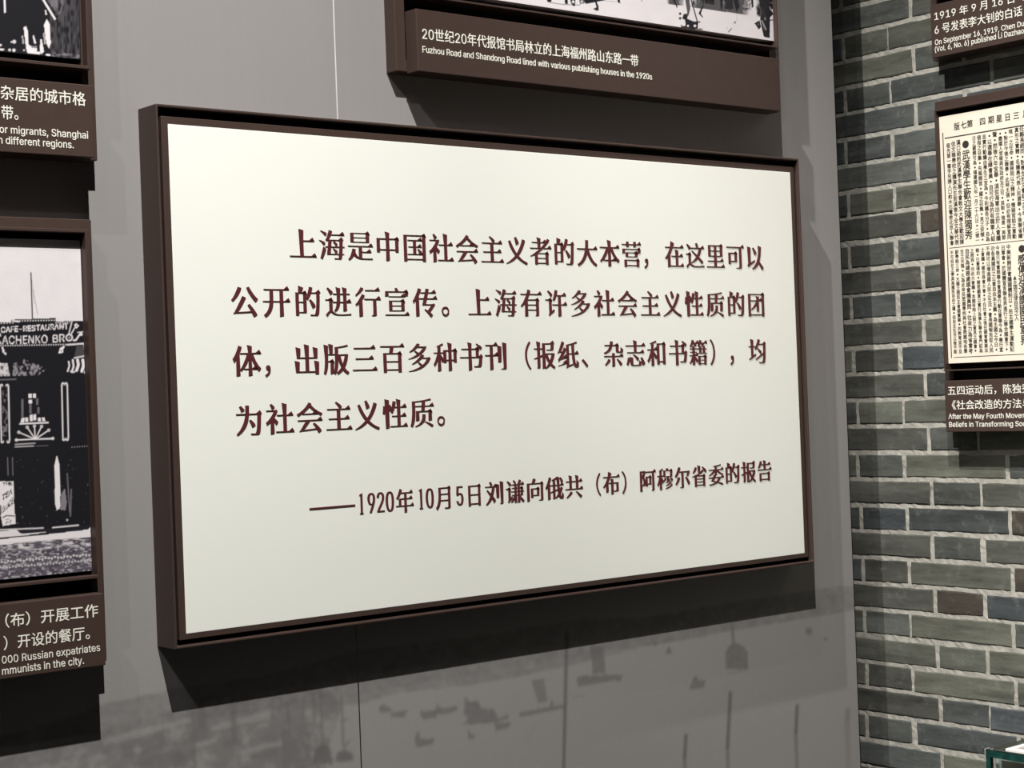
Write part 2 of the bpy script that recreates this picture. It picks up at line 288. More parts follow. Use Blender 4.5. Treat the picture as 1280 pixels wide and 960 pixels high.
    (300, [[162,-6,151,-5,140,-4,130,-1,122,3,97,22,84,42,79,42,79,0,37,0,37,360,80,360,80,226,84,226,97,245,121,264,130,267,139,270,150,272,162,272,178,271,194,268,208,263,221,255,234,246,244,235,254,222,262,207,268,191,273,173,275,154,276,134,275,113,273,94,268,76,262,60,254,45,245,32,234,21,222,11,208,4,194,-2,179,-5],[156,33,168,34,179,36,189,41,198,46,206,54,213,62,219,72,223,83,227,94,230,107,232,120,232,134,232,148,230,161,227,173,224,185,219,195,213,205,206,213,198,220,189,226,179,230,168,233,156,233,144,233,133,230,123,226,114,221,106,214,99,206,93,197,88,186,85,174,82,162,80,148,80,134,80,120,82,106,85,93,89,81,93,71,99,61,106,53,114,46,123,40,133,36,144,34]]),
    (280, [[147,-6,129,-5,112,-1,97,4,83,12,70,21,58,32,48,45,40,60,33,76,28,94,25,113,24,133,25,153,28,172,33,190,40,206,48,221,58,234,70,245,83,255,97,262,112,268,129,271,147,272,184,267,216,252,241,228,256,196,214,185,205,205,191,220,171,230,147,233,134,233,122,230,112,226,103,220,95,212,87,203,82,194,77,183,73,171,70,159,69,146,68,133,69,119,70,107,73,95,77,83,82,72,87,63,95,54,103,47,112,41,122,36,134,34,147,33,172,36,192,47,206,63,215,83,257,72,241,40,217,15,184,0]]),
    (300, [[138,-6,122,-5,107,-2,92,4,79,11,67,21,56,32,47,45,39,60,32,76,28,94,25,113,24,134,25,154,28,173,32,191,39,207,47,222,56,235,67,246,79,255,92,263,107,268,122,271,138,272,150,272,161,270,171,267,179,264,203,245,217,226,220,226,220,360,263,360,263,0,221,0,221,42,217,42,203,22,179,3,170,-1,161,-4,150,-5],[145,33,156,34,167,36,177,40,186,46,194,53,201,61,207,71,212,81,216,93,218,106,220,120,221,134,220,148,218,162,216,174,212,186,207,197,201,206,194,214,186,221,177,226,167,230,157,233,145,233,133,233,121,230,111,226,102,220,94,213,87,205,82,195,77,185,73,173,70,161,69,148,68,134,69,120,70,107,73,94,77,83,82,72,88,62,95,54,103,46,112,41,122,36,133,34]]),
    (286, [[150,-6,131,-5,114,-1,98,4,83,12,69,21,58,32,48,45,39,60,33,76,28,94,25,112,24,132,25,152,28,171,33,189,39,205,47,220,57,233,69,245,81,254,96,262,111,268,128,271,145,272,188,265,198,260,208,255,217,249,226,241,234,233,241,223,247,212,253,199,257,186,260,171,262,155,263,137,263,120,53,120,53,156,239,156,219,143,219,156,217,168,214,179,211,190,206,200,200,208,194,216,186,222,177,227,167,231,157,233,145,234,133,233,123,231,113,227,104,222,95,215,88,208,82,200,77,191,73,181,70,171,68,160,68,149,68,126,69,111,70,98,74,86,78,75,84,65,90,57,98,50,107,43,117,39,127,35,138,33,150,33,180,37,202,51,216,75,258,64,255,54,250,45,244,36,237,28,229,20,220,14,211,8,200,3,189,-1,176,-4,164,-5]]),
    (180, [[161,268,161,231,5,231,5,268],[57,0,57,305,58,316,60,326,63,336,68,344,73,351,80,357,87,363,96,367,133,375,157,373,172,369,161,331,152,334,138,335,129,335,121,333,114,330,109,325,105,320,103,313,101,305,100,296,100,0]]),
    (301, [[146,-107,132,-106,119,-105,106,-102,95,-99,58,-78,36,-49,72,-29,86,-47,109,-62,146,-69,162,-68,176,-65,189,-60,200,-53,209,-44,215,-33,219,-20,220,-4,220,48,217,48,203,29,179,11,170,8,161,5,150,4,138,3,122,4,107,7,93,12,80,19,67,27,57,38,47,50,39,64,33,79,28,96,25,115,24,135,25,155,28,174,32,192,39,208,47,222,56,235,67,246,79,255,93,263,107,268,122,271,139,272,151,272,161,270,171,267,179,264,204,245,218,226,222,226,222,268,264,268,264,-6,263,-23,260,-38,255,-52,248,-64,239,-74,229,-83,218,-90,206,-96,192,-101,178,-104,162,-106],[145,42,157,43,168,45,178,48,187,53,194,59,201,67,207,76,212,86,216,97,219,109,221,122,221,136,221,150,219,163,216,175,212,187,208,197,202,206,195,214,187,221,178,226,168,230,157,233,145,233,133,233,122,230,112,226,103,220,95,213,88,205,82,196,77,186,73,174,70,162,69,150,68,136,69,123,70,110,73,98,77,87,82,77,88,68,95,60,103,54,112,48,122,45,133,43]]),
    (290, [[80,160,80,0,37,0,37,360,80,360,80,203,72,203,79,221,87,235,97,247,108,256,120,263,132,268,146,271,161,272,174,271,187,269,198,266,209,261,219,254,227,247,235,238,241,227,246,215,250,201,252,187,253,170,253,0,209,0,209,166,208,181,205,194,200,206,193,215,184,223,174,229,162,232,149,233,139,232,130,231,122,228,114,225,106,220,100,214,94,208,89,200,85,192,83,182,81,172]]),
    (118, [[37,0,37,268,80,268,80,0],[59,313,53,314,48,315,43,318,38,322,34,326,31,331,30,336,29,342,30,348,31,353,34,358,38,362,43,366,48,369,53,370,59,371,65,370,71,369,76,366,81,362,84,358,87,353,89,348,89,342,89,336,87,331,84,326,81,322,76,318,71,315,65,314]]),
    (134, [[99,-2,84,-1,71,2,61,7,52,14,46,23,41,34,38,46,37,60,37,360,80,360,80,70,85,44,88,41,92,39,97,37,103,37,113,37,120,38,128,2,114,-1]]),
    (432, [[37,0,37,268,79,268,79,209,76,209,79,219,83,229,88,237,94,245,122,266,155,273,169,272,182,269,193,263,203,255,212,246,219,235,224,222,227,209,221,209,224,218,228,227,233,235,239,243,269,265,309,273,320,273,331,271,342,268,352,263,361,257,369,250,376,242,383,232,388,221,391,209,393,196,394,180,394,0,351,0,351,180,350,193,347,205,342,214,334,221,326,227,317,231,307,233,296,234,287,233,279,232,272,230,265,226,244,205,237,175,237,0,194,0,194,184,193,195,190,204,186,213,179,220,171,226,162,230,152,233,141,234,112,227,105,222,99,217,94,211,89,205,85,197,83,188,81,179,80,168,80,0]]),
    (290, [[80,160,80,0,37,0,37,268,79,268,79,203,72,203,79,221,87,235,97,247,108,256,120,263,132,268,146,271,161,272,174,271,187,269,198,266,209,261,218,254,227,247,235,238,241,227,246,215,250,201,252,187,253,170,253,0,209,0,209,166,208,181,205,194,200,206,193,215,184,223,174,229,162,232,149,233,139,232,130,231,122,228,114,225,106,220,100,214,94,208,89,200,85,192,83,182,81,172]]),
    (294, [[147,-6,129,-5,112,-1,97,4,83,12,70,21,58,32,48,45,40,60,33,76,28,94,25,113,24,133,25,153,28,172,33,190,40,206,48,221,58,234,70,245,83,255,97,262,112,268,129,271,147,272,165,271,181,268,197,262,211,255,224,245,236,234,246,221,254,206,261,190,266,172,269,153,270,133,269,113,266,94,261,76,254,60,246,45,236,32,224,21,211,12,197,4,181,-1,165,-5],[147,33,160,34,171,36,182,41,191,47,199,54,207,63,212,72,217,83,221,95,224,107,225,119,226,133,225,146,224,159,221,171,217,183,212,194,207,203,199,212,191,220,182,226,171,230,160,233,147,233,134,233,122,230,112,226,103,220,95,212,87,203,82,194,77,183,73,171,70,159,69,146,68,133,69,119,70,107,73,95,77,83,82,72,87,63,95,54,103,47,112,41,122,36,134,34]]),
    (300, [[37,-101,37,268,79,268,79,226,84,226,97,245,121,264,130,267,139,270,150,272,162,272,178,271,194,268,208,263,221,255,234,246,244,235,254,222,262,207,268,191,273,173,275,154,276,134,275,113,273,94,268,76,262,60,254,45,245,32,234,21,222,11,208,4,194,-2,179,-5,162,-6,151,-5,140,-4,130,-1,122,3,98,22,84,42,80,42,80,-101],[156,33,168,34,179,36,189,41,198,46,206,54,213,62,219,72,223,83,227,94,230,107,232,120,232,134,232,148,230,161,227,173,224,185,219,195,213,205,206,213,198,220,189,226,179,230,168,233,156,233,144,233,133,230,123,226,114,221,106,214,99,206,93,197,88,186,85,174,82,162,80,148,80,134,80,120,82,106,85,93,89,81,93,71,99,61,106,53,114,46,123,40,133,36,144,34]]),
    (184, [[37,0,37,268,79,268,79,227,82,227,86,237,92,245,99,253,108,260,118,265,128,269,139,272,151,272,162,272,172,272,172,228,163,230,146,230,137,230,129,229,120,226,113,223,106,218,99,213,94,207,89,201,85,193,83,185,81,177,80,168,80,0]]),
    (258, [[129,-6,115,-5,103,-4,91,-1,79,2,69,7,60,13,51,19,44,27,37,35,32,45,28,55,25,67,66,75,70,65,74,56,80,49,88,43,96,38,106,35,117,33,128,32,142,33,153,35,164,39,173,44,180,50,185,57,189,65,190,73,189,79,187,86,184,91,180,96,174,100,167,104,159,107,150,110,106,120,88,125,74,131,61,139,51,147,43,157,38,168,34,180,33,194,34,205,36,216,40,225,46,235,53,243,61,250,71,257,81,262,93,266,105,270,119,271,132,272,146,272,158,270,169,267,180,264,189,259,197,253,205,247,212,240,229,205,190,196,187,204,183,211,178,217,172,223,164,229,155,232,145,235,133,235,121,235,111,233,101,229,93,224,86,218,81,212,78,204,77,196,78,189,80,183,83,177,88,172,122,158,162,148,180,143,194,137,207,130,217,121,224,112,230,101,233,89,234,75,234,64,231,53,227,43,221,33,214,25,205,17,195,10,184,5,171,0,158,-3,144,-5]]),
    (160, [[144,268,144,231,5,231,5,268],[46,333,89,333,89,69,90,61,91,54,93,48,96,43,100,40,106,37,113,36,121,35,131,36,143,38,151,1,136,-2,119,-3,103,-2,88,2,76,7,65,15,57,25,51,37,47,50,46,66]]),
    (290, [[129,-4,116,-3,104,-1,92,3,81,8,72,14,63,22,55,31,49,42,44,54,40,67,38,82,37,98,37,268,80,268,80,102,81,87,85,74,90,63,97,53,106,45,116,40,128,37,142,36,151,36,160,38,168,40,176,44,184,49,190,54,196,61,201,68,204,77,207,87,209,97,209,108,209,268,253,268,253,0,211,0,211,65,217,65,211,48,202,33,193,21,182,12,170,5,157,0,144,-3]]),
    (276, [[115,0,12,268,60,268,117,110,132,61,145,15,130,15,144,61,158,110,216,268,263,268,160,0]]),
    (402, [[97,0,16,268,62,268,94,151,109,97,124,29,117,29,131,95,146,151,178,268,224,268,256,151,270,96,285,29,277,29,292,96,307,151,340,268,385,268,304,0,261,0,226,122,216,159,206,198,196,239,206,239,196,198,186,159,175,122,141,0]]),
    (268, [[15,0,121,154,121,121,20,268,71,268,104,216,127,179,147,146,124,146,143,179,165,216,199,268,249,268,148,119,148,151,253,0,203,0,163,60,141,96,122,129,145,129,126,96,105,60,65,0]]),
    (276, [[34,-98,43,-61,50,-62,73,-63,92,-52,107,-25,115,-1,12,268,60,268,117,110,132,61,145,15,130,15,143,61,158,110,216,268,263,268,144,-41,125,-76,99,-96,65,-103,46,-101]]),
    (269, [[29,0,29,32,180,226,180,229,34,229,34,268,235,268,235,234,89,43,89,40,240,40,240,0]]),
]

def latin(ch):
    adv, d = LATIN_DATA[LATIN_SET.index(ch)]
    return adv / 500, [np.array(c, float).reshape(-1, 2) / 500 for c in d]

def flatten(sp, n=5):
    bp = sp.bezier_points; out = []
    for i in range(len(bp)):
        a, b = bp[i], bp[(i + 1) % len(bp)]
        p0, p1, p2, p3 = (np.array(q[:2]) for q in (a.co, a.handle_right, b.handle_left, b.co))
        ch = p3 - p0; L = np.hypot(*ch)
        out.append(p0)
        if L < 1e-6: continue
        dev = max(abs(ch[0] * (p1 - p0)[1] - ch[1] * (p1 - p0)[0]), abs(ch[0] * (p2 - p0)[1] - ch[1] * (p2 - p0)[0])) / L
        if dev > 0.004:
            for k in range(1, n):
                t = k / n; s = 1 - t
                out.append(s**3 * p0 + 3 * s * s * t * p1 + 3 * s * t * t * p2 + t**3 * p3)
    r = [out[0]]
    for p in out[1:]:
        if np.hypot(*(p - r[-1])) > 1e-4: r.append(p)
    if len(r) > 1 and np.hypot(*(r[0] - r[-1])) < 1e-4: r.pop()
    return np.array(r)

def outlines(text):
    """outlines of a run of text, one em wide per Chinese character"""
    if len(text) == 1: return glyph_outline(text)[1]
    x = 0.0; out = []
    for ch in text:
        adv, ps = glyph_outline(ch)
        out += [p + (x, 0) for p in ps]; x += adv
    return out

def glyph_outline(ch):
    if ch == ' ': return 0.27, []
    if ch in LATIN_SET: return latin(ch)
    return 1.0, han(ch)

def han(text):
    if text in _cache: return _cache[text]
    _tc.body = text
    bpy.context.view_layer.update()
    dg = bpy.context.evaluated_depsgraph_get()
    cu = _to.evaluated_get(dg).to_curve(dg)
    res = [flatten(sp) for sp in cu.splines if len(sp.bezier_points) > 2]
    _to.evaluated_get(dg).to_curve_clear()
    res = [r for r in res if len(r) > 2]
    _cache[text] = res
    return res

def area(P): return 0.5 * np.sum(P[:, 0] * np.roll(P[:, 1], -1) - np.roll(P[:, 0], -1) * P[:, 1])

def inside(P, q):
    x, y = P[:, 0], P[:, 1]; x2, y2 = np.roll(x, -1), np.roll(y, -1)
    c = (y > q[1]) != (y2 > q[1])
    with np.errstate(divide='ignore', invalid='ignore'):
        xi = x + (q[1] - y) / (y2 - y) * (x2 - x)
    return int(np.sum(c & (q[0] < xi))) % 2 == 1

def orient(polys):
    """outer contours counter-clockwise, holes clockwise"""
    out = []
    for i, P in enumerate(polys):
        depth = sum(inside(Q, P[0]) for j, Q in enumerate(polys) if j != i)
        a = area(P)
        if (a > 0) != (depth % 2 == 0): P = P[::-1]
        out.append(P)
    return out

def swell(P, ax, ay, ad=0.0):
    """move the outline out by ax where it faces sideways and by ay where it faces up or down"""
    e = np.roll(P, -1, 0) - P; L = np.hypot(e[:, 0], e[:, 1])
    n = np.stack([e[:, 1], -e[:, 0]], 1) / L[:, None]
    d = ax * n[:, 0]**2 + ay * n[:, 1]**2 + ad * 2 * np.abs(n[:, 0] * n[:, 1])
    n0, d0 = np.roll(n, 1, 0), np.roll(d, 1)
    det = n0[:, 0] * n[:, 1] - n0[:, 1] * n[:, 0]
    out = P.copy()
    for i in range(len(P)):
        if abs(det[i]) > 0.25:
            dx = (d0[i] * n[i, 1] - d[i] * n0[i, 1]) / det[i]
            dy = (n0[i, 0] * d[i] - n[i, 0] * d0[i]) / det[i]
        else:
            m = n0[i] + n[i]; m /= max(np.hypot(*m), 1e-6)
            dd = (d0[i] + d[i]) / 2; dx, dy = m * dd
        r = math.hypot(dx, dy)
        if r > 0.06: dx, dy = dx * 0.06 / r, dy * 0.06 / r
        out[i] = P[i] + (dx, dy)
    return out

def song(ch):
    """the glyph with thick uprights, thin level strokes, pointed sweeps and the little peaks of a Song face"""
    if ch == '1':
        return [np.array([(0.13, 0.0), (0.37, 0.0), (0.37, 0.022), (0.325, 0.034), (0.325, 0.70), (0.30, 0.72), (0.12, 0.665), (0.12, 0.645), (0.19, 0.652), (0.19, 0.034), (0.13, 0.022)])], []
    polys = orient(outlines(ch))
    if ch.isdigit(): return [swell(P, 0.032, -0.024) for P in polys], []
    if ch in '（）': return [swell(P, 0.004, -0.012) for P in polys], []
    if ch in '、，。': return polys, []
    thick, extra = [], []
    for P in polys:
        e = np.roll(P, -1, 0) - P; L = np.hypot(e[:, 0], e[:, 1])
        n = np.stack([e[:, 1], -e[:, 0]], 1) / L[:, None]
        Q = swell(P, 0.0225, -0.0245, 0.010)
        N = len(P)
        if area(P) > 0:
            cr = np.array([n[i - 1][0] * n[i][1] - n[i - 1][1] * n[i][0] for i in range(N)])   # >0: convex
            for i in range(N):
                p, j = (i - 1) % N, (i + 1) % N
                if n[p, 0] > 0.97 and n[i, 1] > 0.97 and L[i] > 0.14:
                    x, y = Q[i]; cap = L[p] < 0.1
                    h = 0.088 if cap else 0.058
                    lo = Q[p][1] if cap else y - 0.06
                    extra.append(np.array([(x - 0.165, y - 0.004), (x - 0.02, lo), (x + 0.034, lo), (x - 0.035, y + h)]))
                up, dn = n[i, 1] > 0.97, n[i, 1] < -0.97
                if (up or dn) and 0.04 < L[i] < 0.11 and abs(n[p, 0]) > 0.9 and abs(n[j, 0]) > 0.9 and n[p, 0] * n[j, 0] < 0 \
                        and cr[i] > 0 and cr[j] > 0 and L[p] > 0.12 and L[j] > 0.12:
                    if up: Q[i] = Q[i] + (0.014, -0.006); Q[j] = Q[j] + (-0.034, 0.034)
                    else: Q[i] = Q[i] + (-0.008, -0.010); Q[j] = Q[j] + (0.008, 0.014)
                    continue
                # cut ends of slanting strokes
                if 0.05 < L[i] < 0.105 and cr[i] > 0.6 and cr[j] > 0.6 and not up and not dn and abs(n[i, 0]) < 0.985:
                    a, b = P[i], P[j]; mid = (a + b) / 2; t = (b - a) / L[i]
                    if n[i, 0] < -0.2 and n[i, 1] < 0.55:      # sweep running out to the lower left, or flick: draw to a point
                        kk, reach = 0.60, 0.24
                    elif n[i, 0] > 0.2 and n[i, 1] < 0.2:      # press at the lower right: swell
                        kk, reach = -0.28, 0.22
                    elif n[i, 0] < -0.2 and n[i, 1] >= 0.55:   # dot starting at the upper left
                        kk, reach = 0.55, 0.16
                    else: continue
                    for k in range(N):
                        d = np.hypot(*(P[k] - mid)); s_ = np.dot(P[k] - mid, t)
                        if d < reach and abs(s_) < 0.075 + 0.35 * d and np.dot(P[k] - mid, n[i]) < 0.02:
                            # only the two flanks of this stroke
                            m1 = all(np.hypot(*(P[(j + q) % N] - mid)) < reach for q in range((k - j) % N + 1)) if (k - j) % N < 7 else False
                            m2 = all(np.hypot(*(P[(i - q) % N] - mid)) < reach for q in range((i - k) % N + 1)) if (i - k) % N < 7 else False
                            if m1 or m2:
                                sg = 1.0 if m1 else -1.0
                                Q[k] = Q[k] - t * sg * 0.0375 * kk * (1 - d / reach)
        thick.append(Q)
    return thick, extra

def fill(polys):
    """triangles of the outlines' inside (holes run clockwise), whatever the strokes cross"""
    vs = np.vstack(polys); es = []; n = 0
    for P in polys:
        es += [(n + i, n + (i + 1) % len(P)) for i in range(len(P))]; n += len(P)
    r = delaunay_2d_cdt([Vector(p) for p in vs], es, [], 0, 1e-7)
    v = np.array([tuple(p) for p in r[0]]); t = np.array(r[2])
    c = v[t].mean(1)
    A = vs[[e[0] for e in es]]; B = vs[[e[1] for e in es]]
    wn = np.zeros(len(c), int)
    for k in range(0, len(c), 400):
        x, y = c[k:k + 400, 0:1], c[k:k + 400, 1:2]
        left = (B[:, 0] - A[:, 0]) * (y - A[:, 1]) - (x - A[:, 0]) * (B[:, 1] - A[:, 1])
        up = (A[:, 1] <= y) & (B[:, 1] > y) & (left > 0); dn = (A[:, 1] > y) & (B[:, 1] <= y) & (left < 0)
        wn[k:k + 400] = up.sum(1) - dn.sum(1)
    t = t[wn > 0]
    a, b, d = v[t[:, 0]], v[t[:, 1]], v[t[:, 2]]
    flip = (b[:, 0] - a[:, 0]) * (d[:, 1] - a[:, 1]) - (d[:, 0] - a[:, 0]) * (b[:, 1] - a[:, 1]) < 0
    t[flip] = t[flip][:, ::-1]
    return v, [tuple(int(i) for i in q) for q in t]

class Letters:
    def __init__(s, frame, w, h): s.fr = frame; s.w = w; s.h = h; s.V = []; s.Fc = []
    def put(s, polys):
        if not polys: return
        v, fs = fill(polys)
        n = len(s.V); k = len(v)
        s.V += [s.fr(a, b, s.w + s.h) for a, b in v]
        s.V += [s.fr(a, b, s.w) for a, b in v]
        edge = {}
        for f in fs:
            for i in range(len(f)):
                a, b = f[i], f[(i + 1) % len(f)]
                if (b, a) in edge: del edge[(b, a)]
                else: edge[(a, b)] = 1
        s.Fc += [tuple(n + i for i in f) for f in fs]
        s.Fc += [(n + b, n + a, n + k + a, n + k + b) for a, b in edge]
    def line(s, text, u0, u1, vb, vt=None, em=None, bold=0.008, v1=None):
        """a line of text: ink from u0 to u1, letters scaled to em, baseline vb (or vb..v1)"""
        polys = orient(outlines(text))
        x0 = min(P[:, 0].min() for P in polys); x1 = max(P[:, 0].max() for P in polys)
        sx = (u1 - u0) / (x1 - x0); sy = em if em else sx
        res = []
        for P in polys:
            P = swell(P, bold, bold)
            q = np.empty_like(P); q[:, 0] = u0 + (P[:, 0] - x0) * sx
            base = vb if v1 is None else vb + (v1 - vb) * (q[:, 0] - u0) / (u1 - u0)
            q[:, 1] = base + P[:, 1] * sy
            res.append(q)
        s.put(res)
    def glyph(s, ch, uc, vc, em, sx=1.0, bold=0.012, style=None):
        """one character centred at (uc, vc)"""
        if style == 'song': polys, extra = song(ch)
        else: polys, extra = [swell(P, bold, bold) for P in orient(outlines(ch))], []
        cx = 0.5
        if ch in LATIN_SET:
            cx = (min(P[:, 0].min() for P in polys) + max(P[:, 0].max() for P in polys)) / 2
        cy = 0.36 if ch in LATIN_SET else 0.38
        T = lambda P: np.stack([uc + (P[:, 0] - cx) * em * sx, vc + (P[:, 1] - cy) * em], 1)
        if polys: s.put([T(P) for P in polys])
        for P in extra: s.put([T(P)])
    def bar(s, u0, u1, v0, v1):
        s.put([np.array([(u0, v0), (u1, v0), (u1, v1), (u0, v1)])])
    def build(s, name, mat, parent, label=None):
        return link_mesh(name, s.V, s.Fc, mat, parent, label=label)

# ------------------------------------------------------------------ printed pictures
class Canvas:
    """a grid of print dots on a wall plane, drawn with photograph coordinates"""
    def __init__(s, frame, us, vs, w, color):
        s.fr, s.us, s.vs, s.w = frame, np.asarray(us), np.asarray(vs), w
        U, V = np.meshgrid(s.us, s.vs)
        s.X, s.Y = to_pix(frame, U, V, w)
        s.C = np.empty(U.shape + (3,)); s.C[:] = color
        s.rng = np.random.RandomState(7)
    def mask(s, pts):
        pts = np.asarray(pts, float)
        x, y = s.X, s.Y
        m = np.zeros(x.shape, bool)
        box = (x >= pts[:, 0].min()) & (x <= pts[:, 0].max()) & (y >= pts[:, 1].min()) & (y <= pts[:, 1].max())
        xs, ys = x[box], y[box]; r = np.zeros(xs.shape, bool)
        for i in range(len(pts)):
            (ax, ay), (bx, by) = pts[i], pts[(i + 1) % len(pts)]
            if ay == by: continue
            r ^= ((ay > ys) != (by > ys)) & (xs < (bx - ax) * (ys - ay) / (by - ay) + ax)
        m[box] = r
        return m
    def noise(s, sx, sy, seed=0):
        r = np.random.RandomState(seed); g = r.rand(200, 200)
        a = s.X / sx + 50.3; b = s.Y / sy + 50.7
        i, j = np.floor(a).astype(int), np.floor(b).astype(int); fa, fb = a - i, b - j
        fa = fa * fa * (3 - 2 * fa); fb = fb * fb * (3 - 2 * fb)
        G = lambda i, j: g[i % 200, j % 200]
        return (G(i, j) * (1 - fa) + G(i + 1, j) * fa) * (1 - fb) + (G(i, j + 1) * (1 - fa) + G(i + 1, j + 1) * fa) * fb
    def paint(s, m, color, alpha=1.0):
        a = (m * alpha)[..., None]
        s.C = s.C * (1 - a) + np.asarray(color) * a
    def poly(s, pts, color, alpha=1.0): s.paint(s.mask(pts), color, alpha)
    def line(s, pts, width, color, alpha=1.0, soft=0.6):
        d = np.full(s.X.shape, 1e9)
        for (ax, ay), (bx, by) in zip(pts[:-1], pts[1:]):
            vx, vy = bx - ax, by - ay; q = vx * vx + vy * vy + 1e-9
            t = np.clip(((s.X - ax) * vx + (s.Y - ay) * vy) / q, 0, 1)
            d = np.minimum(d, np.hypot(s.X - ax - t * vx, s.Y - ay - t * vy))
        s.paint(np.clip((width / 2 - d) / soft + 0.5, 0, 1), color, alpha)
    def disc(s, x, y, r, color, alpha=1.0, soft=0.8):
        s.paint(np.clip((r - np.hypot(s.X - x, s.Y - y)) / soft + 0.5, 0, 1), color, alpha)
    def dots(s, a, b, n, r, color, alpha=1.0):
        for k in range(n):
            t = k / max(n - 1, 1); s.disc(a[0] + (b[0] - a[0]) * t, a[1] + (b[1] - a[1]) * t, r, color, alpha)
    def text(s, txt, x0, x1, ya, yb, h, color, bold=0.02, shear=0.0):
        """lettering with its foot running from (x0, ya) to (x1, yb), h tall"""
        polys = [swell(P, bold, bold) for P in orient(outlines(txt))]
        a0 = min(P[:, 0].min() for P in polys); a1 = max(P[:, 0].max() for P in polys)
        m = np.zeros(s.X.shape, bool)
        for P in polys:
            t = (P[:, 0] - a0) / (a1 - a0)
            q = np.stack([x0 + t * (x1 - x0) + shear * P[:, 1] * h, ya + t * (yb - ya) - P[:, 1] / 0.73 * h], 1)
            m ^= s.mask(q)
        s.paint(m, color)
    def blur(s, n=1):
        for _ in range(n):
            p = np.pad(s.C, ((1, 1), (1, 1), (0, 0)), 'edge')
            s.C = 0.5 * s.C + 0.125 * (p[:-2, 1:-1] + p[2:, 1:-1] + p[1:-1, :-2] + p[1:-1, 2:])
    def mesh(s, name, mat, parent=None, back=None, edge=None):
        nv, nu = s.X.shape
        U, V = np.meshgrid(s.us, s.vs)
        co = np.stack([np.broadcast_to(np.asarray(c, float), U.shape) for c in s.fr(U, V, s.w)], -1).reshape(-1, 3)
        idx = np.arange(nv * nu).reshape(nv, nu)
        quads = np.stack([idx[:-1, :-1], idx[:-1, 1:], idx[1:, 1:], idx[1:, :-1]], -1).reshape(-1, 4)
        col = np.clip(s.C, 0, 1).reshape(-1, 3)
        nb = 0
        if back is not None:
            u0, u1, v0, v1 = s.us[0], s.us[-1], s.vs[0], s.vs[-1]
            c8 = [(u, v, w) for w in (back, s.w) for u, v in ((u0, v0), (u1, v0), (u1, v1), (u0, v1))]
            co = np.vstack([co, [s.fr(*p) for p in c8]]); n = nv * nu
            q = np.array([(3, 2, 1, 0), (0, 1, 5, 4), (1, 2, 6, 5), (2, 3, 7, 6), (3, 0, 4, 7)]) + n
            quads = np.vstack([quads, q]); nb = 5
            e = edge if edge is not None else [s.C[0, 0], s.C[0, -1], s.C[-1, -1], s.C[-1, 0]]
            col = np.vstack([col, e, e])
        me = bpy.data.meshes.new(name)
        me.vertices.add(len(co)); me.vertices.foreach_set('co', co.ravel())
        me.loops.add(len(quads) * 4); me.loops.foreach_set('vertex_index', quads.ravel().astype('i'))
        me.polygons.add(len(quads)); me.polygons.foreach_set('loop_start', np.arange(0, len(quads) * 4, 4, dtype='i'))
        me.materials.append(mat)
        me.update(calc_edges=True)
        at = me.attributes.new('ink', 'FLOAT_COLOR', 'POINT')
        at.data.foreach_set('color', np.hstack([col, np.ones((len(col), 1))]).ravel())
        me.validate()
        o = bpy.data.objects.new(name, me); COL.objects.link(o)
        if parent is not None:
            o.parent = parent
            off = Vector(parent.location); p = parent.parent
            while p is not None: off += Vector(p.location); p = p.parent
            me.transform(Matrix.Translation(-off))
        return o

def axis(*segs):
    """breaks: (start, stop, step) pieces joined into one axis"""
    out = []
    for a, b, st in segs:
        n = max(1, int(round((b - a) / st))); out += list(np.linspace(a, b, n + 1))
    return np.array(sorted(set(np.round(out, 6))))

# ------------------------------------------------------------------ the setting
GREY = np.array((0.272, 0.262, 0.257))
WALL_R = 2.8490                      # free right edge of the grey wall
SEAM = 1.6045
LOW, HIGH = -EYE, 1.75

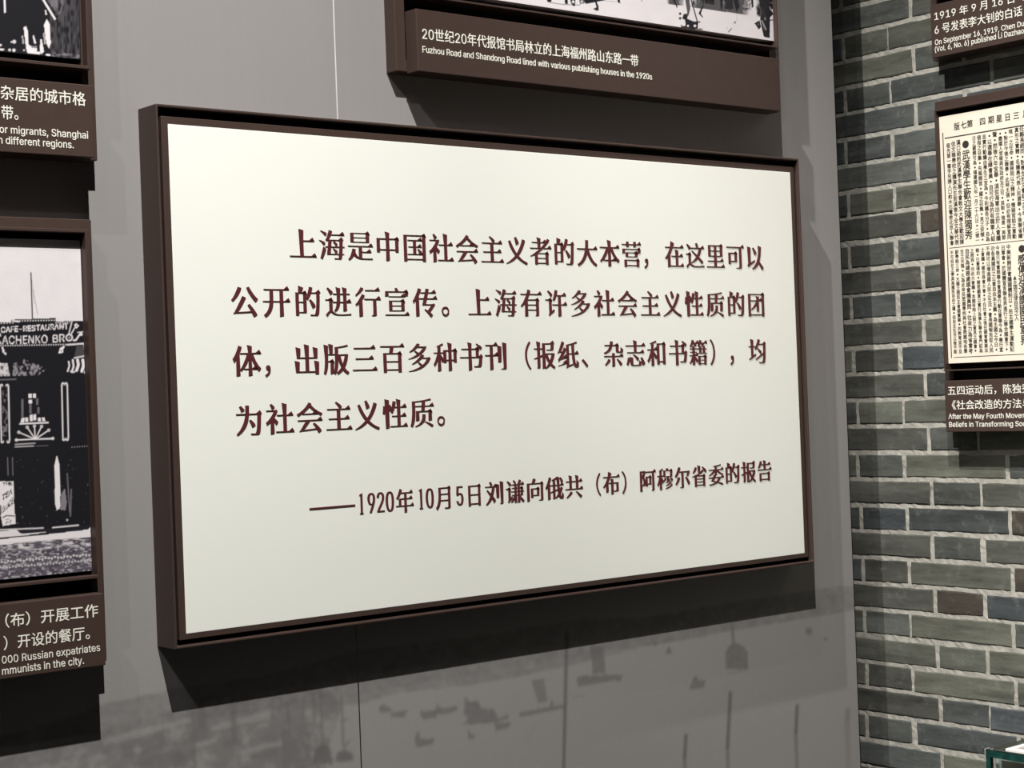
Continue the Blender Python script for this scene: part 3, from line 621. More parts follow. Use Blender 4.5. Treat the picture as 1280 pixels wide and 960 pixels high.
def grey_panel(u0, u1, fu0, fu1, name):
    cv = Canvas(F_GREY, axis((u0, fu0, 0.2), (fu0, fu1, 0.0026), (fu1, u1, 0.2)),
                axis((LOW, -0.70, 0.15), (-0.70, -0.28, 0.0026), (-0.28, HIGH, 0.25)), 0.0, GREY)
    D = GREY * 0.55
    n1 = cv.noise(9, 7, 1) * 0.5 + cv.noise(4, 4, 2) * 0.5; n2 = cv.noise(26, 16, 3); n3 = cv.noise(2.5, 3, 5)
    # far shore above the water
    shore = [(-150, 960), (60, 905), (130, 880), (215, 862), (330, 845), (450, 812), (600, 795), (720, 775), (800, 772), (925, 752),
             (1000, 740), (1075, 730), (1075, 762), (1047, 766), (925, 787), (803, 809), (710, 833), (640, 847), (590, 856), (500, 866), (450, 880), (330, 890), (200, 905), (60, 940), (-150, 1000)]
    cv.paint(cv.mask(shore), D * 1.08, np.clip(0.18 + 0.75 * n1, 0, 0.75))
    # crowded river bank with houses and moored boats on the left
    bank = [(-150, 985), (60, 935), (150, 905), (200, 893), (240, 880), (262, 868), (300, 870), (335, 862), (372, 858), (410, 862), (428, 880), (420, 905), (412, 930),
            (405, 975), (-150, 1040)]
    f = np.clip((0.35 * n2 + 0.4 * n1 + 0.25 * n3 - 0.36) * 5, 0, 1)
    cv.paint(cv.mask(bank), D * 0.98, 0.15 + 0.62 * f)
    for p in ([(232, 888), (258, 884), (262, 925), (236, 928)], [(215, 930), (240, 922), (244, 950), (218, 955)],
              [(275, 905), (300, 899), (304, 930), (280, 935)], [(352, 912), (386, 905), (390, 960), (354, 965)],
              [(150, 930), (205, 912), (208, 935), (155, 950)], [(172, 948), (232, 938), (234, 958), (176, 962)], [(310, 925), (345, 915), (348, 945), (314, 950)]):
        cv.poly(p, D * 0.9, 0.5)
    for p in ([(180, 912), (238, 897), (240, 902), (182, 918)], [(262, 908), (336, 888), (338, 898), (266, 914)],
              [(130, 925), (190, 907), (192, 911), (130, 932)], [(320, 907), (335, 903), (336, 908), (322, 911)], [(300, 938), (352, 925), (353, 931), (302, 944)],
              [(165, 938), (172, 930), (178, 936), (172, 944)], [(240, 930), (270, 922), (271, 928), (242, 936)]):
        cv.poly(p, GREY, 0.7)
    for x, ya, yb, wd in ((251, 880, 908, 9), (291, 872, 925, 7), (241, 895, 958, 4), (401, 862, 932, 3.2), (427, 868, 932, 3.2),
                          (379, 872, 905, 3), (392, 868, 900, 3), (360, 880, 905, 4), (340, 870, 895, 3)):
        cv.line([(x, ya), (x + (yb - ya) * 0.038, yb)], wd, D * 0.92, 0.75, 1.2)
    # two moored junks, seen stern-on
    for p in ([(391, 955), (394, 936), (403, 931), (412, 934), (417, 955)], [(418, 951), (422, 941), (432, 936), (440, 942), (443, 949), (430, 953)]):
        cv.poly(p, D * 0.85, 0.85)
    cv.line([(427, 902), (434, 899)], 2.5, D, 0.8); cv.line([(430, 934), (437, 926)], 2.5, D, 0.8)
    # boats on the water
    for p in ([(473, 886), (478, 880), (486, 884), (492, 888), (476, 891)], [(487, 891), (509, 888), (506, 896), (490, 897)],
              [(525, 896), (527, 883), (529, 890), (547, 887), (545, 898), (530, 899)], [(545, 891), (546, 879), (549, 885), (573, 883), (571, 889), (550, 893)],
              [(519, 930), (520, 914), (524, 915), (525, 924), (543, 923), (541, 931), (521, 934)],
              [(578, 906), (586, 897), (580, 893), (581, 871), (588, 877), (597, 875), (602, 886), (617, 886), (622, 897), (636, 894), (635, 899), (620, 903)],
              [(617, 903), (639, 903), (634, 911), (620, 913)], [(585, 924), (586, 910), (588, 917), (595, 920), (591, 924)],
              [(648, 890), (706, 881), (709, 885), (690, 889), (650, 896)], [(687, 884), (689, 874), (691, 876), (692, 884)],
              [(738, 806), (754, 808), (757, 841), (741, 843)], [(720, 848), (725, 845), (779, 843), (776, 850), (723, 858)],
              [(907, 836), (907, 815), (913, 806), (921, 804), (930, 808), (935, 816), (935, 837)],
              [(862, 860), (869, 843), (873, 850), (882, 851), (880, 860), (866, 862)], [(832, 817), (836, 807), (840, 816)], [(816, 808), (819, 800), (822, 807)]):
        cv.paint(cv.mask(p), D * 0.95, 0.62 + 0.30 * n3)
    cv.poly([(664, 850), (680, 847), (684, 876), (673, 879)], D * 1.05, 0.75)
    cv.disc(1011, 789, 4.5, D, 0.8, 2); cv.disc(1032, 799, 2.5, D, 0.7, 2)
    cv.line([(915, 780), (917, 806)], 3.4, D * 0.95, 0.8, 1)
    cv.line([(910, 842), (930, 839)], 1.5, D, 0.5, 1)
    cv.line([(716, 871), (731, 870)], 1.5, D, 0.5, 1)
    # tall masts close to the painter
    for a, b, wd in (((708.5, 790), (704, 990), 4.0), ((913, 866), (906.5, 990), 4.2), ((996.5, 882), (991, 990), 4.2), ((857.5, 919), (853, 990), 4.2),
                     ((1030, 950), (1031, 990), 4.0)):
        cv.line([a, b], wd, D * 0.72, 0.85, 1.4)
    cv.line([(1060, 888), (1053, 990)], 6.5, D, 0.55, 3); cv.line([(670, 905), (660, 925)], 1.2, D, 0.35, 1)
    cv.C *= (0.965 + 0.07 * cv.noise(1.6, 1.6, 21))[..., None]
    cv.blur(3)
    return cv

def make_wall_left():
    """two flush panels with an open joint on a dark core, one structure mesh per wall"""
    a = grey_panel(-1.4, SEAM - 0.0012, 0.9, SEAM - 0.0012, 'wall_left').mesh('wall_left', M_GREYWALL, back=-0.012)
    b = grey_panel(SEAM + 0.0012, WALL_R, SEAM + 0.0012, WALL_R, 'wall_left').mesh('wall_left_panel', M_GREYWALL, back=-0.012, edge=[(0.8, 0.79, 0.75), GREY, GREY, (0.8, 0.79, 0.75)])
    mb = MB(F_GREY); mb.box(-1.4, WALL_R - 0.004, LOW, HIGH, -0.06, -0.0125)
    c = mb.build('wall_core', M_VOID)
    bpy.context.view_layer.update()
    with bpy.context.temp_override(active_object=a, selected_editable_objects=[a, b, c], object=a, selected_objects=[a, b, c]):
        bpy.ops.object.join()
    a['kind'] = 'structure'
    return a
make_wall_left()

def make_wall_right():
    """Flemish-bond grey brick with raised pale joints"""
    rng = np.random.RandomState(11)
    H, HEAD, PER, CRS = 0.0100, 0.1246, 0.3817, 0.05708
    K = 2.4393
    z_top0 = -0.1101 * K                      # top joint of row 0
    yc_even, yc_odd = -0.329, -0.329 + PER / 2   # header centres (y)
    V, Fs, MI, COLR = [], [], [], []
    def put(co, f, mi, c):
        n = len(V); V.extend(co); Fs.extend([tuple(n + i for i in q) for q in f]); MI.extend([mi] * len(f)); COLR.extend([c] * len(co))
    pal = [(0.085, 0.091, 0.082), (0.070, 0.076, 0.073), (0.100, 0.104, 0.086), (0.056, 0.062, 0.061), (0.112, 0.115, 0.093), (0.075, 0.076, 0.066), (0.062, 0.070, 0.074)]
    def brick(y0, y1, z0, z1):
        j = lambda s=0.0006: rng.normal() * s
        c = np.array(pal[rng.randint(len(pal))]) * rng.uniform(0.82, 1.22)
        if rng.rand() < 0.03: c = np.array((0.060, 0.052, 0.042))
        nu = max(3, int((y1 - y0) / 0.02)); nv = 3
        w = 0.001 + abs(j(0.0008))
        ring = []
        for k in range(nu): ring.append((y0 + (y1 - y0) * k / nu, z0, 0, -1))
        for k in range(nv): ring.append((y1, z0 + (z1 - z0) * k / nv, 1, 0))
        for k in range(nu): ring.append((y1 - (y1 - y0) * k / nu, z1, 0, 1))
        for k in range(nv): ring.append((y0, z1 - (z1 - z0) * k / nv, -1, 0))
        outer = [(p[0] + j(), p[1] + j()) for p in ring]
        N = len(ring)
        front = []
        for (y, z), p in zip(outer, ring):
            ins = 0.0022
            yi = min(max(y, y0 + ins), y1 - ins); zi = min(max(z, z0 + ins), z1 - ins)
            front.append((yi, zi))
        co = [(BRICK_X + 0.012, y, z + EYE) for y, z in outer] + [(BRICK_X + 0.0012 - w, y, z + EYE) for y, z in outer] \
            + [(BRICK_X - w, y, z + EYE) for y, z in front]
        f = []
        for k in range(N):
            n = (k + 1) % N
            f += [(k, k + N, n + N, n), (k + N, k + 2 * N, n + 2 * N, n + N)]
        f.append(tuple(range(3 * N - 1, 2 * N - 1, -1)))
        put(co, f, 0, tuple(c))
    YLO, YHI = -2.3, 0.32
    for r in range(-24, 37):
        zt = z_top0 + r * CRS; zb = zt - CRS
        if zb > HIGH or zb < LOW: continue
        c0 = yc_even if r % 2 == 0 else yc_odd
        k0 = int(math.floor((YLO - c0) / PER)) - 1
        for k in range(k0, k0 + 10):
            hc = c0 + k * PER + rng.normal() * 0.002
            dz = rng.normal() * 0.001
            for a, b in ((hc - HEAD / 2, hc + HEAD / 2), (hc + HEAD / 2, hc + PER - HEAD / 2)):
                a, b = max(a, YLO), min(b, YHI)
                if b - a < 0.03: continue
                brick(a + H / 2, b - H / 2, zb + H / 2 + dz, zt - H / 2 + dz)
    # mortar: a rough sheet standing a hair proud between the bricks
    ys = axis((YLO, YHI, 0.006)) if False else np.linspace(YLO, YHI, 300); zs = np.linspace(LOW, HIGH, 420)
    n = len(V); ny, nz = len(ys), len(zs)
    jit = rng.normal(size=(nz, ny)) * 0.0007
    for a in range(nz):
        for b in range(ny):
            V.append((BRICK_X + 0.0005 + jit[a, b] * 0.6, ys[b], zs[a] + EYE))
    COLR.extend([(0.3, 0.3, 0.27)] * (ny * nz))
    for a in range(nz - 1):
        for b in range(ny - 1):
            i = n + a * ny + b
            Fs.append((i, i + ny, i + ny + 1, i + 1)); MI.append(1)
    o = link_mesh('wall_right', V, Fs, None, mats=[M_BRICK, M_MORTAR], midx=MI)
    at = o.data.attributes.new('ink', 'FLOAT_COLOR', 'POINT')
    at.data.foreach_set('color', np.hstack([np.array(COLR), np.ones((len(COLR), 1))]).ravel())
    mb = MB(F_BRICK); mb.box(-YHI, -YLO, LOW, HIGH, -0.12, -0.006)
    c = mb.build('wall_body', M_VOID)
    bpy.context.view_layer.update()
    with bpy.context.temp_override(active_object=o, selected_editable_objects=[o, c], object=o, selected_objects=[o, c]):
        bpy.ops.object.join()
    o['kind'] = 'structure'
make_wall_right()

fl = link_mesh('floor', [(x, y, z) for z in (-0.1, 0) for x, y in ((-3, -4.5), (3.2, -4.5), (3.2, 0.5), (-3, 0.5))],
               [(3, 2, 1, 0), (4, 5, 6, 7), (0, 1, 5, 4), (1, 2, 6, 5), (2, 3, 7, 6), (3, 0, 4, 7)], M_FLOOR)
fl['kind'] = 'structure'

# ------------------------------------------------------------------ the large quotation panel
def make_quotation():
    U0, U1, V0, V1, D = 1.2461, 2.6652, -0.3551, 0.4471, 0.0559
    t = thing('quotation_panel', 'large cream panel with a maroon quotation in a deep brown frame', 'wall panel',
              ((U0 + U1) / 2, 0, EYE + V0))
    mb = MB(F_GREY); mb.tray(U0, U1, V0, V1, 0.0038, 0.0038, 0.0045, 0.0045, 0.0, 0.010, D)
    mb.build('casing', M_BROWN, t, 0.0016)
    mb = MB(F_GREY); mb.box(U0 + 0.005, U1 - 0.005, V0 + 0.006, V1 - 0.006, 0.0103, 0.018)
    mb.build('backing', M_DARK, t, label='black backing at the bottom of the shadow gap')
    B0, B1, BV0, BV1 = 1.2676, 2.6435, -0.3345, 0.4192
    mb = MB(F_GREY); mb.ring(B0 - 0.0108, B1 + 0.0108, BV0 - 0.0086, BV1 + 0.0112, 0.0115, 0.0183, 0.0505)
    mb.build('inner_frame', M_BROWN, t, 0.0008)
    mb = MB(F_GREY); mb.box(B0, B1, BV0, BV1, 0.030, 0.0508)
    bd = mb.build('board', M_WHITE, t, 0.0006, label='cream white board carrying the quotation')
    W = 0.0509
    EM = 0.0515
    def run(txt, u, step, v, em=EM):
        for ch in txt:
            if ch != ' ':
                q.glyph(ch, u + (-0.004 if ch in '，' else 0), v, em, 0.98, style='song')
            u += step
    q = Letters(F_GREY, W, 0.0012)
    run('上海是中国社会主义者的大本营，', 1.4951, 0.05432, 0.2475)
    run('在这里可以', 2.3109, 0.05475, 0.2488); q.build('quotation_line', M_MAROON, bd); q = Letters(F_GREY, W, 0.0012)
    run('公开的进行宣传。上海有许多社会主义性质的团', 1.3862, 0.05716, 0.1575); q.build('quotation_line', M_MAROON, bd); q = Letters(F_GREY, W, 0.0012)
    run('体，出版三百多种书刊（报纸、杂志和书籍），均', 1.3871, 0.05432, 0.0668); q.build('quotation_line', M_MAROON, bd); q = Letters(F_GREY, W, 0.0012)
    run('为社会主义性质。', 1.3872, 0.05452, -0.0235)
    q.build('quotation_line', M_MAROON, bd)
    q = Letters(F_GREY, W, 0.0012)
    q.bar(1.4902, 1.5759, -0.1668, -0.1644)
    v = -0.1648
    def dig(ch, u): q.glyph(ch, u, v + 0.0008, 0.0455, 0.62, style='song')
    for ch, u in zip('1920', (1.588, 1.6074, 1.6255, 1.6436)): dig(ch, u)
    for ch, u in (('年', 1.6729), ('月', 1.754), ('日', 1.8174)): q.glyph(ch, u, v, 0.0425, 0.86, style='song')
    for ch, u in (('1', 1.7062), ('0', 1.7241), ('5', 1.7866)): dig(ch, u)
    u = 1.8613
    for i, ch in enumerate('刘谦向俄共（布）阿穆尔省委的报告'):
        q.glyph(ch, 1.8613 + i * 0.04488, v, 0.0430, 0.98, style='song')
    q.build('attribution_line', M_MAROON, bd)
make_quotation()

# ------------------------------------------------------------------ display boards: casing, picture, divider bar, caption plate
def board(frame, name, label, U0, U1, V0, V1, rims, ring=None, w0=0.0):
    """casing with a wide rim; a picture frame (ring) and the caption plate stand proud of it"""
    D, wf = 0.029, 0.006
    group = 'photo display boards on the grey wall' if frame is F_GREY else 'display boards on the brick wall'
    loc = frame((U0 + U1) / 2, V0, 0)
    t = thing(name, label, 'display board', loc, group)
    mb = MB(frame); mb.tray(U0, U1, V0, V1, *rims, w0, wf, D)
    mb.build('casing', M_BROWN, t, 0.0012)
    mb = MB(frame); mb.box(U0 + rims[0] + .0004, U1 - rims[1] - .0004, V0 + rims[2] + .0004, V1 - rims[3] - .0004, wf + 0.0003, wf + 0.002)
    mb.build('backing', M_DARK, t, label='black backing inside the casing')
    if ring:
        r0, r1, q0, q1, th = ring
        mb = MB(frame); mb.ring(r0, r1, q0, q1, th, 0.0082, 0.0550)
        mb.build('picture_frame', M_BROWN, t, 0.0007)
        mb = MB(frame); mb.box(r0 + th, r1 - th, q0 + th * .8, q1 - th * .8, 0.0084, 0.012)
        mb.build('picture_backing', M_DARK, t, label='black backing behind the picture')
    return t

def caption_plate(frame, t, u0, u1, v0, v1, w0, w1, lines, bold=0.012):
    mb = MB(frame); mb.box(u0, u1, v0, v1, w0, w1)
    p = mb.build('caption_plate', M_BROWN, t, 0.0012)
    for nm, ls in lines:
        q = Letters(frame, w1, 0.0006)
        for txt, a, b, vb, em in ls: q.line(txt, a, b, vb, em=em, bold=0.004 if ord(txt[0]) > 8000 or txt[0].isdigit() else 0.008)
        q.build(nm, M_CREAM, p)
    return p

LIGHT = np.array((0.74, 0.70, 0.72)); INK = np.array((0.009, 0.0085, 0.012)); MID = np.array((0.16, 0.148, 0.165))

def street_photo():
    """street of the book trade, top centre"""
    t = board(F_GREY, 'photo_display_board', 'brown display board above the cream panel with a white street photo',
              1.7055, 2.6400, 0.5405, 1.30, (0.0207, 0.0200, 0.02, 0.0207), (1.7262, 2.6195, 0.6622, 1.275, 0.0035))
    A, Bq = 1.7302, 2.6158
    w = 0.046
    cv = Canvas(F_GREY, axis((A, 1.84, 0.008), (1.84, Bq, 0.0009)), axis((0.6778, 0.760, 0.0009), (0.760, 1.268, 0.004)), w, LIGHT)
    n = cv.noise(5, 3, 4); n2 = cv.noise(2, 2, 8)
    cv.C *= (0.95 + 0.06 * cv.noise(14, 9, 2))[..., None]
    K = INK
    S8 = lambda pts: [(600 + x / 8, y / 8) for x, y in pts]
    S9 = lambda pts: [(740 + x / 10.667, y / 10.667) for x, y in pts]
    S10 = lambda pts: [(860 + x / 10.667, y / 10.667) for x, y in pts]
    up = lambda pts: pts
    # wheel, cart and people at the left
    cv.disc(600 + 693 / 8, 0, 3.0, K); cv.line(S8([(700, 25), (830, 45), (1000, 50)]), 1.2, MID, 0.8)
    cv.poly(S8([(845, -60), (875, -60), (880, 40), (850, 40)]), K)
    cv.poly(S8([(900, -60), (960, -60), (950, 62), (930, 62), (905, 20)]), K); cv.disc(600 + 932 / 8, 2.2, 1.7, LIGHT)
    cv.poly(S8([(980, -50), (1040, -60), (1045, 35), (1000, 40)]), K, 0.85); cv.poly(S8([(1040, -50), (1250, -60), (1255, 2), (1060, 40), (1045, 20)]), K)
    cv.disc(600 + 1018 / 8, 2.0, 1.5, LIGHT, 0.8)
    cv.poly(S8([(1145, 0), (1160, 0), (1185, 60), (1188, 108), (1165, 108), (1130, 88), (1165, 75)]), K)
    cv.line(S9([(190, 15), (330, 25)]), 0.8, MID, 0.6)
    cv.poly(S9([(335, -40), (365, -40), (380, 45), (358, 42), (340, 20)]), K)
    cv.poly(S9([(655, -40), (675, -40), (672, 22), (660, 22)]), MID, 0.8)
    cv.poly(S9([(1070, -20), (1105, -20), (1142, 105), (1132, 108)]), K)
    # rickshaw puller and low cart
    cv.poly(S10([(-45, -40), (20, -40), (30, 120), (10, 200), (-20, 255), (-32, 235), (-10, 160)]), K, 0.9)
    cv.poly(S10([(-60, 190), (-20, 180), (-10, 250), (70, 285), (165, 285), (165, 298), (135, 305), (130, 380), (190, 380), (200, 398), (-90, 380), (-95, 330), (-65, 350), (-30, 340), (-40, 270), (-70, 240)]), K)
    for x, y in ((-105, 183), (-105, 245), (-60, 240)): cv.disc(860 + x / 10.667, y / 10.667, 1.6, K)
    cv.disc(860 + 92 / 10.667, 345 / 10.667, 1.6, LIGHT); cv.disc(860, 345 / 10.667, 1.3, LIGHT)
    cv.line(S10([(60, 60), (125, 290)]), 1.5, K); cv.line(S10([(40, -20), (62, 80), (75, 10)]), 1.6, K)
    cv.poly(S10([(185, 85), (215, 60), (185, 140), (172, 185), (205, 232), (190, 235), (140, 180)]), K)
    for p in ([(75, -20), (95, 60), (85, 80), (68, 30)], [(110, -20), (135, -20), (130, 60), (115, 20)], [(160, -20), (215, -20), (210, 70), (190, 30)]): cv.poly(S10(p), K, 0.85)
    cv.poly(S10([(215, -40), (355, -40), (350, 62), (225, 40)]), K); cv.line(S10([(235, 20), (330, 38)]), 1.2, MID, 0.8)
    # robes and legs of the walking crowd
    cv.poly(S10([(425, -40), (470, -40), (460, 60), (447, 150), (432, 100)]), K)
    cv.poly(S10([(480, -40), (590, -40), (605, 115), (560, 128), (490, 118), (492, 60)]), K, 0.92); cv.line(S10([(540, 20), (550, 110)]), 1.2, MID, 0.6)
    cv.poly(S10([(595, -40), (665, -40), (690, 100), (665, 125), (650, 165), (625, 80)]), K)
    cv.poly(S10([(690, -40), (830, -40), (835, 120), (760, 135), (705, 125)]), LIGHT * 0.9); cv.paint(cv.mask(S10([(690, -40), (830, -40), (835, 130), (760, 138), (705, 130)])), K, np.clip((n2 - 0.5) * 3, 0, 0.9))
    cv.poly(S10([(835, -40), (870, -40), (872, 95), (850, 105)]), K)
    cv.poly(S10([(940, -40), (1160, -40), (1150, 180), (1095, 230), (1090, 505), (1010, 490), (985, 380), (960, 250), (985, 180), (960, 90)]), K)
    cv.poly(S10([(885, 310), (955, 270), (975, 360), (945, 395), (915, 350)]), K); cv.poly(S10([(925, 320), (945, 310), (945, 345)]), MID)
    cv.poly(S10([(905, 90), (960, 115), (965, 200), (915, 190), (930, 130)]), K)
    cv.line(S10([(970, 100), (1020, 200), (1030, 260)]), 2.0, MID * 1.6, 0.8); cv.line(S10([(985, 280), (1035, 390)]), 2.2, MID * 1.9, 0.8)
    cv.line(S10([(1080, 30), (1120, 40)]), 1.2, LIGHT, 0.6); cv.line(S10([(1090, 90), (1110, 140)]), 1.4, LIGHT, 0.5)
    cv.poly(S10([(1118, 120), (1140, 125), (1140, 175), (1122, 160)]), LIGHT); cv.line(S10([(1095, 268), (1160, 268)]), 1.2, K)
    cv.line(S10([(650, 150), (655, 270)]), 0.6, MID, 0.5); cv.poly(S10([(610, 295), (635, 285), (637, 310), (618, 315)]), MID * 0.7)
    cv.line(S10([(540, 425), (580, 380)]), 1.2, MID * 0.6); cv.line(S10([(520, 370), (530, 385)]), 0.8, MID, 0.6)
    # the crowd higher up the street
    cv.paint(cv.Y < -14 + 0.14 * (cv.X - 700), K, np.clip((cv.noise(16, 30, 31) * 0.7 + cv.noise(5, 8, 32) * 0.3) * 3.4 - 1.2, 0, 0.9))
    cv.blur(1)
    cv.mesh('photograph', M_PHOTO, t, back=0.006)
    caption_plate(F_GREY, t, 1.7262, 2.6135, 0.5370, 0.6400, 0.0290, 0.0600,
                  [('caption_text', [('20世纪20年代报馆书局林立的上海福州路山东路一带', 1.7376, 2.2286, 0.5912, 0.0226)]),
                   ('translation_text', [('Fuzhou Road and Shandong Road lined with various publishing houses in the 1920s', 1.7368, 2.2620, 0.5685, 0.0146)])])
street_photo()

def crowd_photo():
    t = board(F_GREY, 'photo_display_board', 'brown display board at upper left with a very dark photo',
              0.42, 1.1637, 0.3615, 1.20, (0.0205, 0.0205, 0.02, 0.0205), (0.4405, 1.1455, 0.4880, 1.1795, 0.0050))
    A, Bq = 0.448, 1.1373
    cv = Canvas(F_GREY, axis((A, 0.94, 0.012), (0.94, Bq, 0.0009)), axis((0.5042, 0.61, 0.0009), (0.61, 1.172, 0.02)), 0.040, INK)
    K = 8.73
    Z = lambda pts: [(x / K, y / K) for x, y in pts]
    strip = cv.mask([(60, -80), (118, -80), (118, 90), (64, 90)])
    cv.paint(strip, MID * 0.62, np.clip(cv.noise(1.6, 7, 3) * 1.3 - 0.25, 0, 1) * 0.75)
    cv.paint(cv.mask(Z([(490, -30), (720, -30), (640, 200), (580, 90)])), MID * 1.3, np.clip(cv.noise(3, 5, 6) * 1.4 - 0.4, 0, 0.7))
    for p in ([(35, -30), (55, -30), (68, 135), (45, 140)], [(455, -10), (480, -10), (610, 205), (595, 220)], [(488, 110), (505, 110), (512, 165), (498, 160)],
              [(258, 300), (285, 285), (305, 340), (312, 480), (350, 545), (440, 570), (440, 595), (300, 580), (285, 520)],
              [(300, 490), (400, 520), (405, 555), (310, 550)], [(355, 390), (370, 385), (395, 470), (375, 480)], [(440, 430), (455, 430), (480, 560), (450, 590), (435, 560)],
              [(510, 205), (540, 260), (555, 470), (535, 530), (505, 470), (480, 270)], [(495, 590), (550, 590), (550, 610), (505, 605)],
              [(0, 530), (45, 530), (50, 550), (0, 548)], [(0, 480), (15, 480), (18, 500), (0, 505)]):
        cv.poly(Z(p), LIGHT)
    for p in ([(235, 390), (255, 390), (262, 480), (245, 480)], [(470, 360), (490, 360), (500, 480), (480, 480)]): cv.poly(Z(p), LIGHT * 0.45)
    for x, y, r in ((155, 455, 2.2), (105, 545, 1.6), (152, 548, 2.0), (262, 548, 1.0), (125, 458, 1.0)): cv.disc(x / K, y / K, r, LIGHT * 0.9)
    cv.paint(cv.mask(Z([(560, 560), (870, 600), (870, 640), (560, 610)])), MID * 1.5, np.clip(cv.noise(3, 2, 9) * 1.6 - 0.6, 0, 0.8))
    cv.poly(Z([(330, 505), (400, 500), (405, 530), (350, 525)]), MID * 1.4)
    cv.blur(1)
    cv.mesh('photograph', M_PHOTO, t, back=0.006)
    mb = MB(F_GREY); mb.box(Bq + 0.0004, Bq + 0.0030, 0.4935, 1.172, 0.0125, 0.0415); mb.build('inner_fillet', M_BROWN, t, 0.0004)
    caption_plate(F_GREY, t, 0.4405, 1.1432, 0.3608, 0.4645, 0.0290, 0.0600,
                  [('caption_text', [('杂居的城市格', 1.0058, 1.1328, 0.4353, 0.0212), ('带。', 1.0062, 1.0305, 0.4078, 0.0212)]),
                   ('translation_text', [('or migrants, Shanghai', 1.0025, 1.1344, 0.3872, 0.0142), ('n different regions.', 1.0005, 1.1117, 0.3722, 0.0142)])])
crowd_photo()

def restaurant_photo():
    t = board(F_GREY, 'photo_display_board', 'brown display board at lower left with a café restaurant photo',
              0.42, 1.1500, -0.3612, 0.2755, (0.0205, 0.0200, 0.02, 0.0175), (0.4405, 1.1318, -0.2388, 0.2580, 0.0046))
    A, Bq = 0.448, 1.1262
    cv = Canvas(F_GREY, axis((A, 0.945, 0.012), (0.945, Bq, 0.00085)), axis((-0.2285, 0.2437, 0.00085)), 0.040, LIGHT)
    cv.C *= (0.96 + 0.05 * cv.noise(12, 10, 2))[..., None]
    K = INK; Wt = LIGHT
    cv.poly([(-400, 404), (14, 403), (14, 399.5), (70, 397.5), (70, 402), (90, 401), (140, 402), (140, 680), (-400, 720)], K)
    cv.line([(38.7, 341), (40.5, 399)], 1.6, K); cv.line([(41.5, 362), (47, 393)], 0.8, MID, 0.7); cv.line([(40, 350), (43, 380)], 0.6, MID, 0.6)
    cv.dots((-2, 404.3), (16, 403.6), 6, 0.75, Wt); cv.dots((18, 401.2), (68, 400.3), 16, 0.8, Wt); cv.dots((70, 403.6), (90, 402), 8, 0.75, Wt)
    cv.line([(16, 401), (24, 402)], 2.0, Wt)
    cv.text('CAFE-RESTAURANT', 1, 85.5, 415.8, 411.0, 7.0, Wt, 0.025)
    cv.text('ACHENKO', 2.5, 59.5, 430.2, 429.0, 10.3, Wt, 0.008); cv.text('BR', 66, 81, 428.2, 427.2, 9.8, Wt, 0.008)
    cv.line([(0, 417), (0.8, 420)], 1.2, Wt); cv.line([(0, 427), (1, 430)], 1.2, Wt)
    cv.disc(86.5, 422, 4.6, Wt); cv.disc(86.5, 422, 3.0, K); cv.disc(86.6, 422, 1.0, Wt, 0.7)
    cv.line([(86, 417.5), (89.5, 403.5)], 1.3, Wt); cv.line([(89, 417.5), (94.5, 408)], 1.3, Wt)
    cv.poly([(92.5, 406), (95, 404), (99, 407), (95.5, 411)], Wt); cv.disc(95.6, 407.3, 0.9, K)
    cv.line([(92, 425.5), (95, 425), (101, 416)], 2.0, Wt); cv.line([(97, 415.5), (106, 414.5)], 1.2, Wt, 0.8); cv.disc(101.5, 418, 1.8, Wt)
    cv.dots((-2, 432.2), (82, 430.6), 29, 0.75, Wt); cv.line([(84, 431), (104, 429.5)], 2.0, Wt, 0.9)
    cv.line([(105, 414), (105.3, 428)], 0.8, Wt, 0.7); cv.line([(104.5, 429), (106.5, 440)], 1.5, Wt, 0.8)
    for p in ([(2, 433), (4, 434), (5, 437), (8, 442), (7.5, 444), (3, 440)], [(80, 432), (81, 433.5), (79, 437), (79, 441), (73, 441.5), (75, 435)]): cv.poly(p, Wt)
    cv.disc(5.8, 440, 0.9, K); cv.disc(76.4, 438.5, 0.9, K)
    f = cv.noise(2.2, 2.6, 5)
    cv.paint(cv.mask([(-60, 452), (9, 454), (12.5, 470), (-60, 472)]), Wt * 0.85, np.clip(f * 1.6, 0, 0.95))
    cv.paint(cv.mask([(16, 455), (30, 449), (46, 455), (58, 462), (48, 469), (16, 470)]), MID * 1.9, np.clip(f * 2.4 - 1.0, 0, 0.85))
    cv.paint(cv.mask([(96, 432), (106, 432), (107, 446), (92, 450)]), MID * 0.6, 0.6)
    for x, a, b, wd in ((85.8, 452, 461, 1.8), (91, 450, 462, 2.2), (97, 450, 460, 3.4), (103.5, 450, 461, 3.6), (107, 451, 463, 1.6)):
        cv.line([(x, a), (x + 1, b - 4), (x - 1.2, b + 3)], wd, Wt)
    cv.line([(93, 447.5), (108, 444.5)], 1.6, Wt, 0.9); cv.line([(88, 464), (92, 465.5), (97, 462)], 1.4, Wt, 0.9)
    cv.line([(-40, 476), (20, 474)], 1.2, MID * 1.4, 0.8)
    # scrolled pilasters and the fan window
    for x0, x1, a, b in ((-1, 11, 482, 553), (76, 84.5, 480, 550)):
        for x, sgn in ((x0 + 1.2, 1), (x1 - 0.4, -1)):
            cv.line([(x, a + 1), (x + 1.4, b - 3)], 1.5, Wt)
            cv.disc(x + sgn * 1.6, a, 2.0, Wt); cv.disc(x + sgn * 1.9, a + 0.9, 1.0, K)
            cv.disc(x + 1.2 + sgn * 1.4, b - 1, 2.0, Wt); cv.disc(x + 1.2 + sgn * 1.7, b - 2, 0.9, K)
    cv.paint(cv.mask([(2, 488), (10, 488), (11, 545), (3, 545)]), MID * 1.5, np.clip(f * 2 - 1, 0, 0.7))
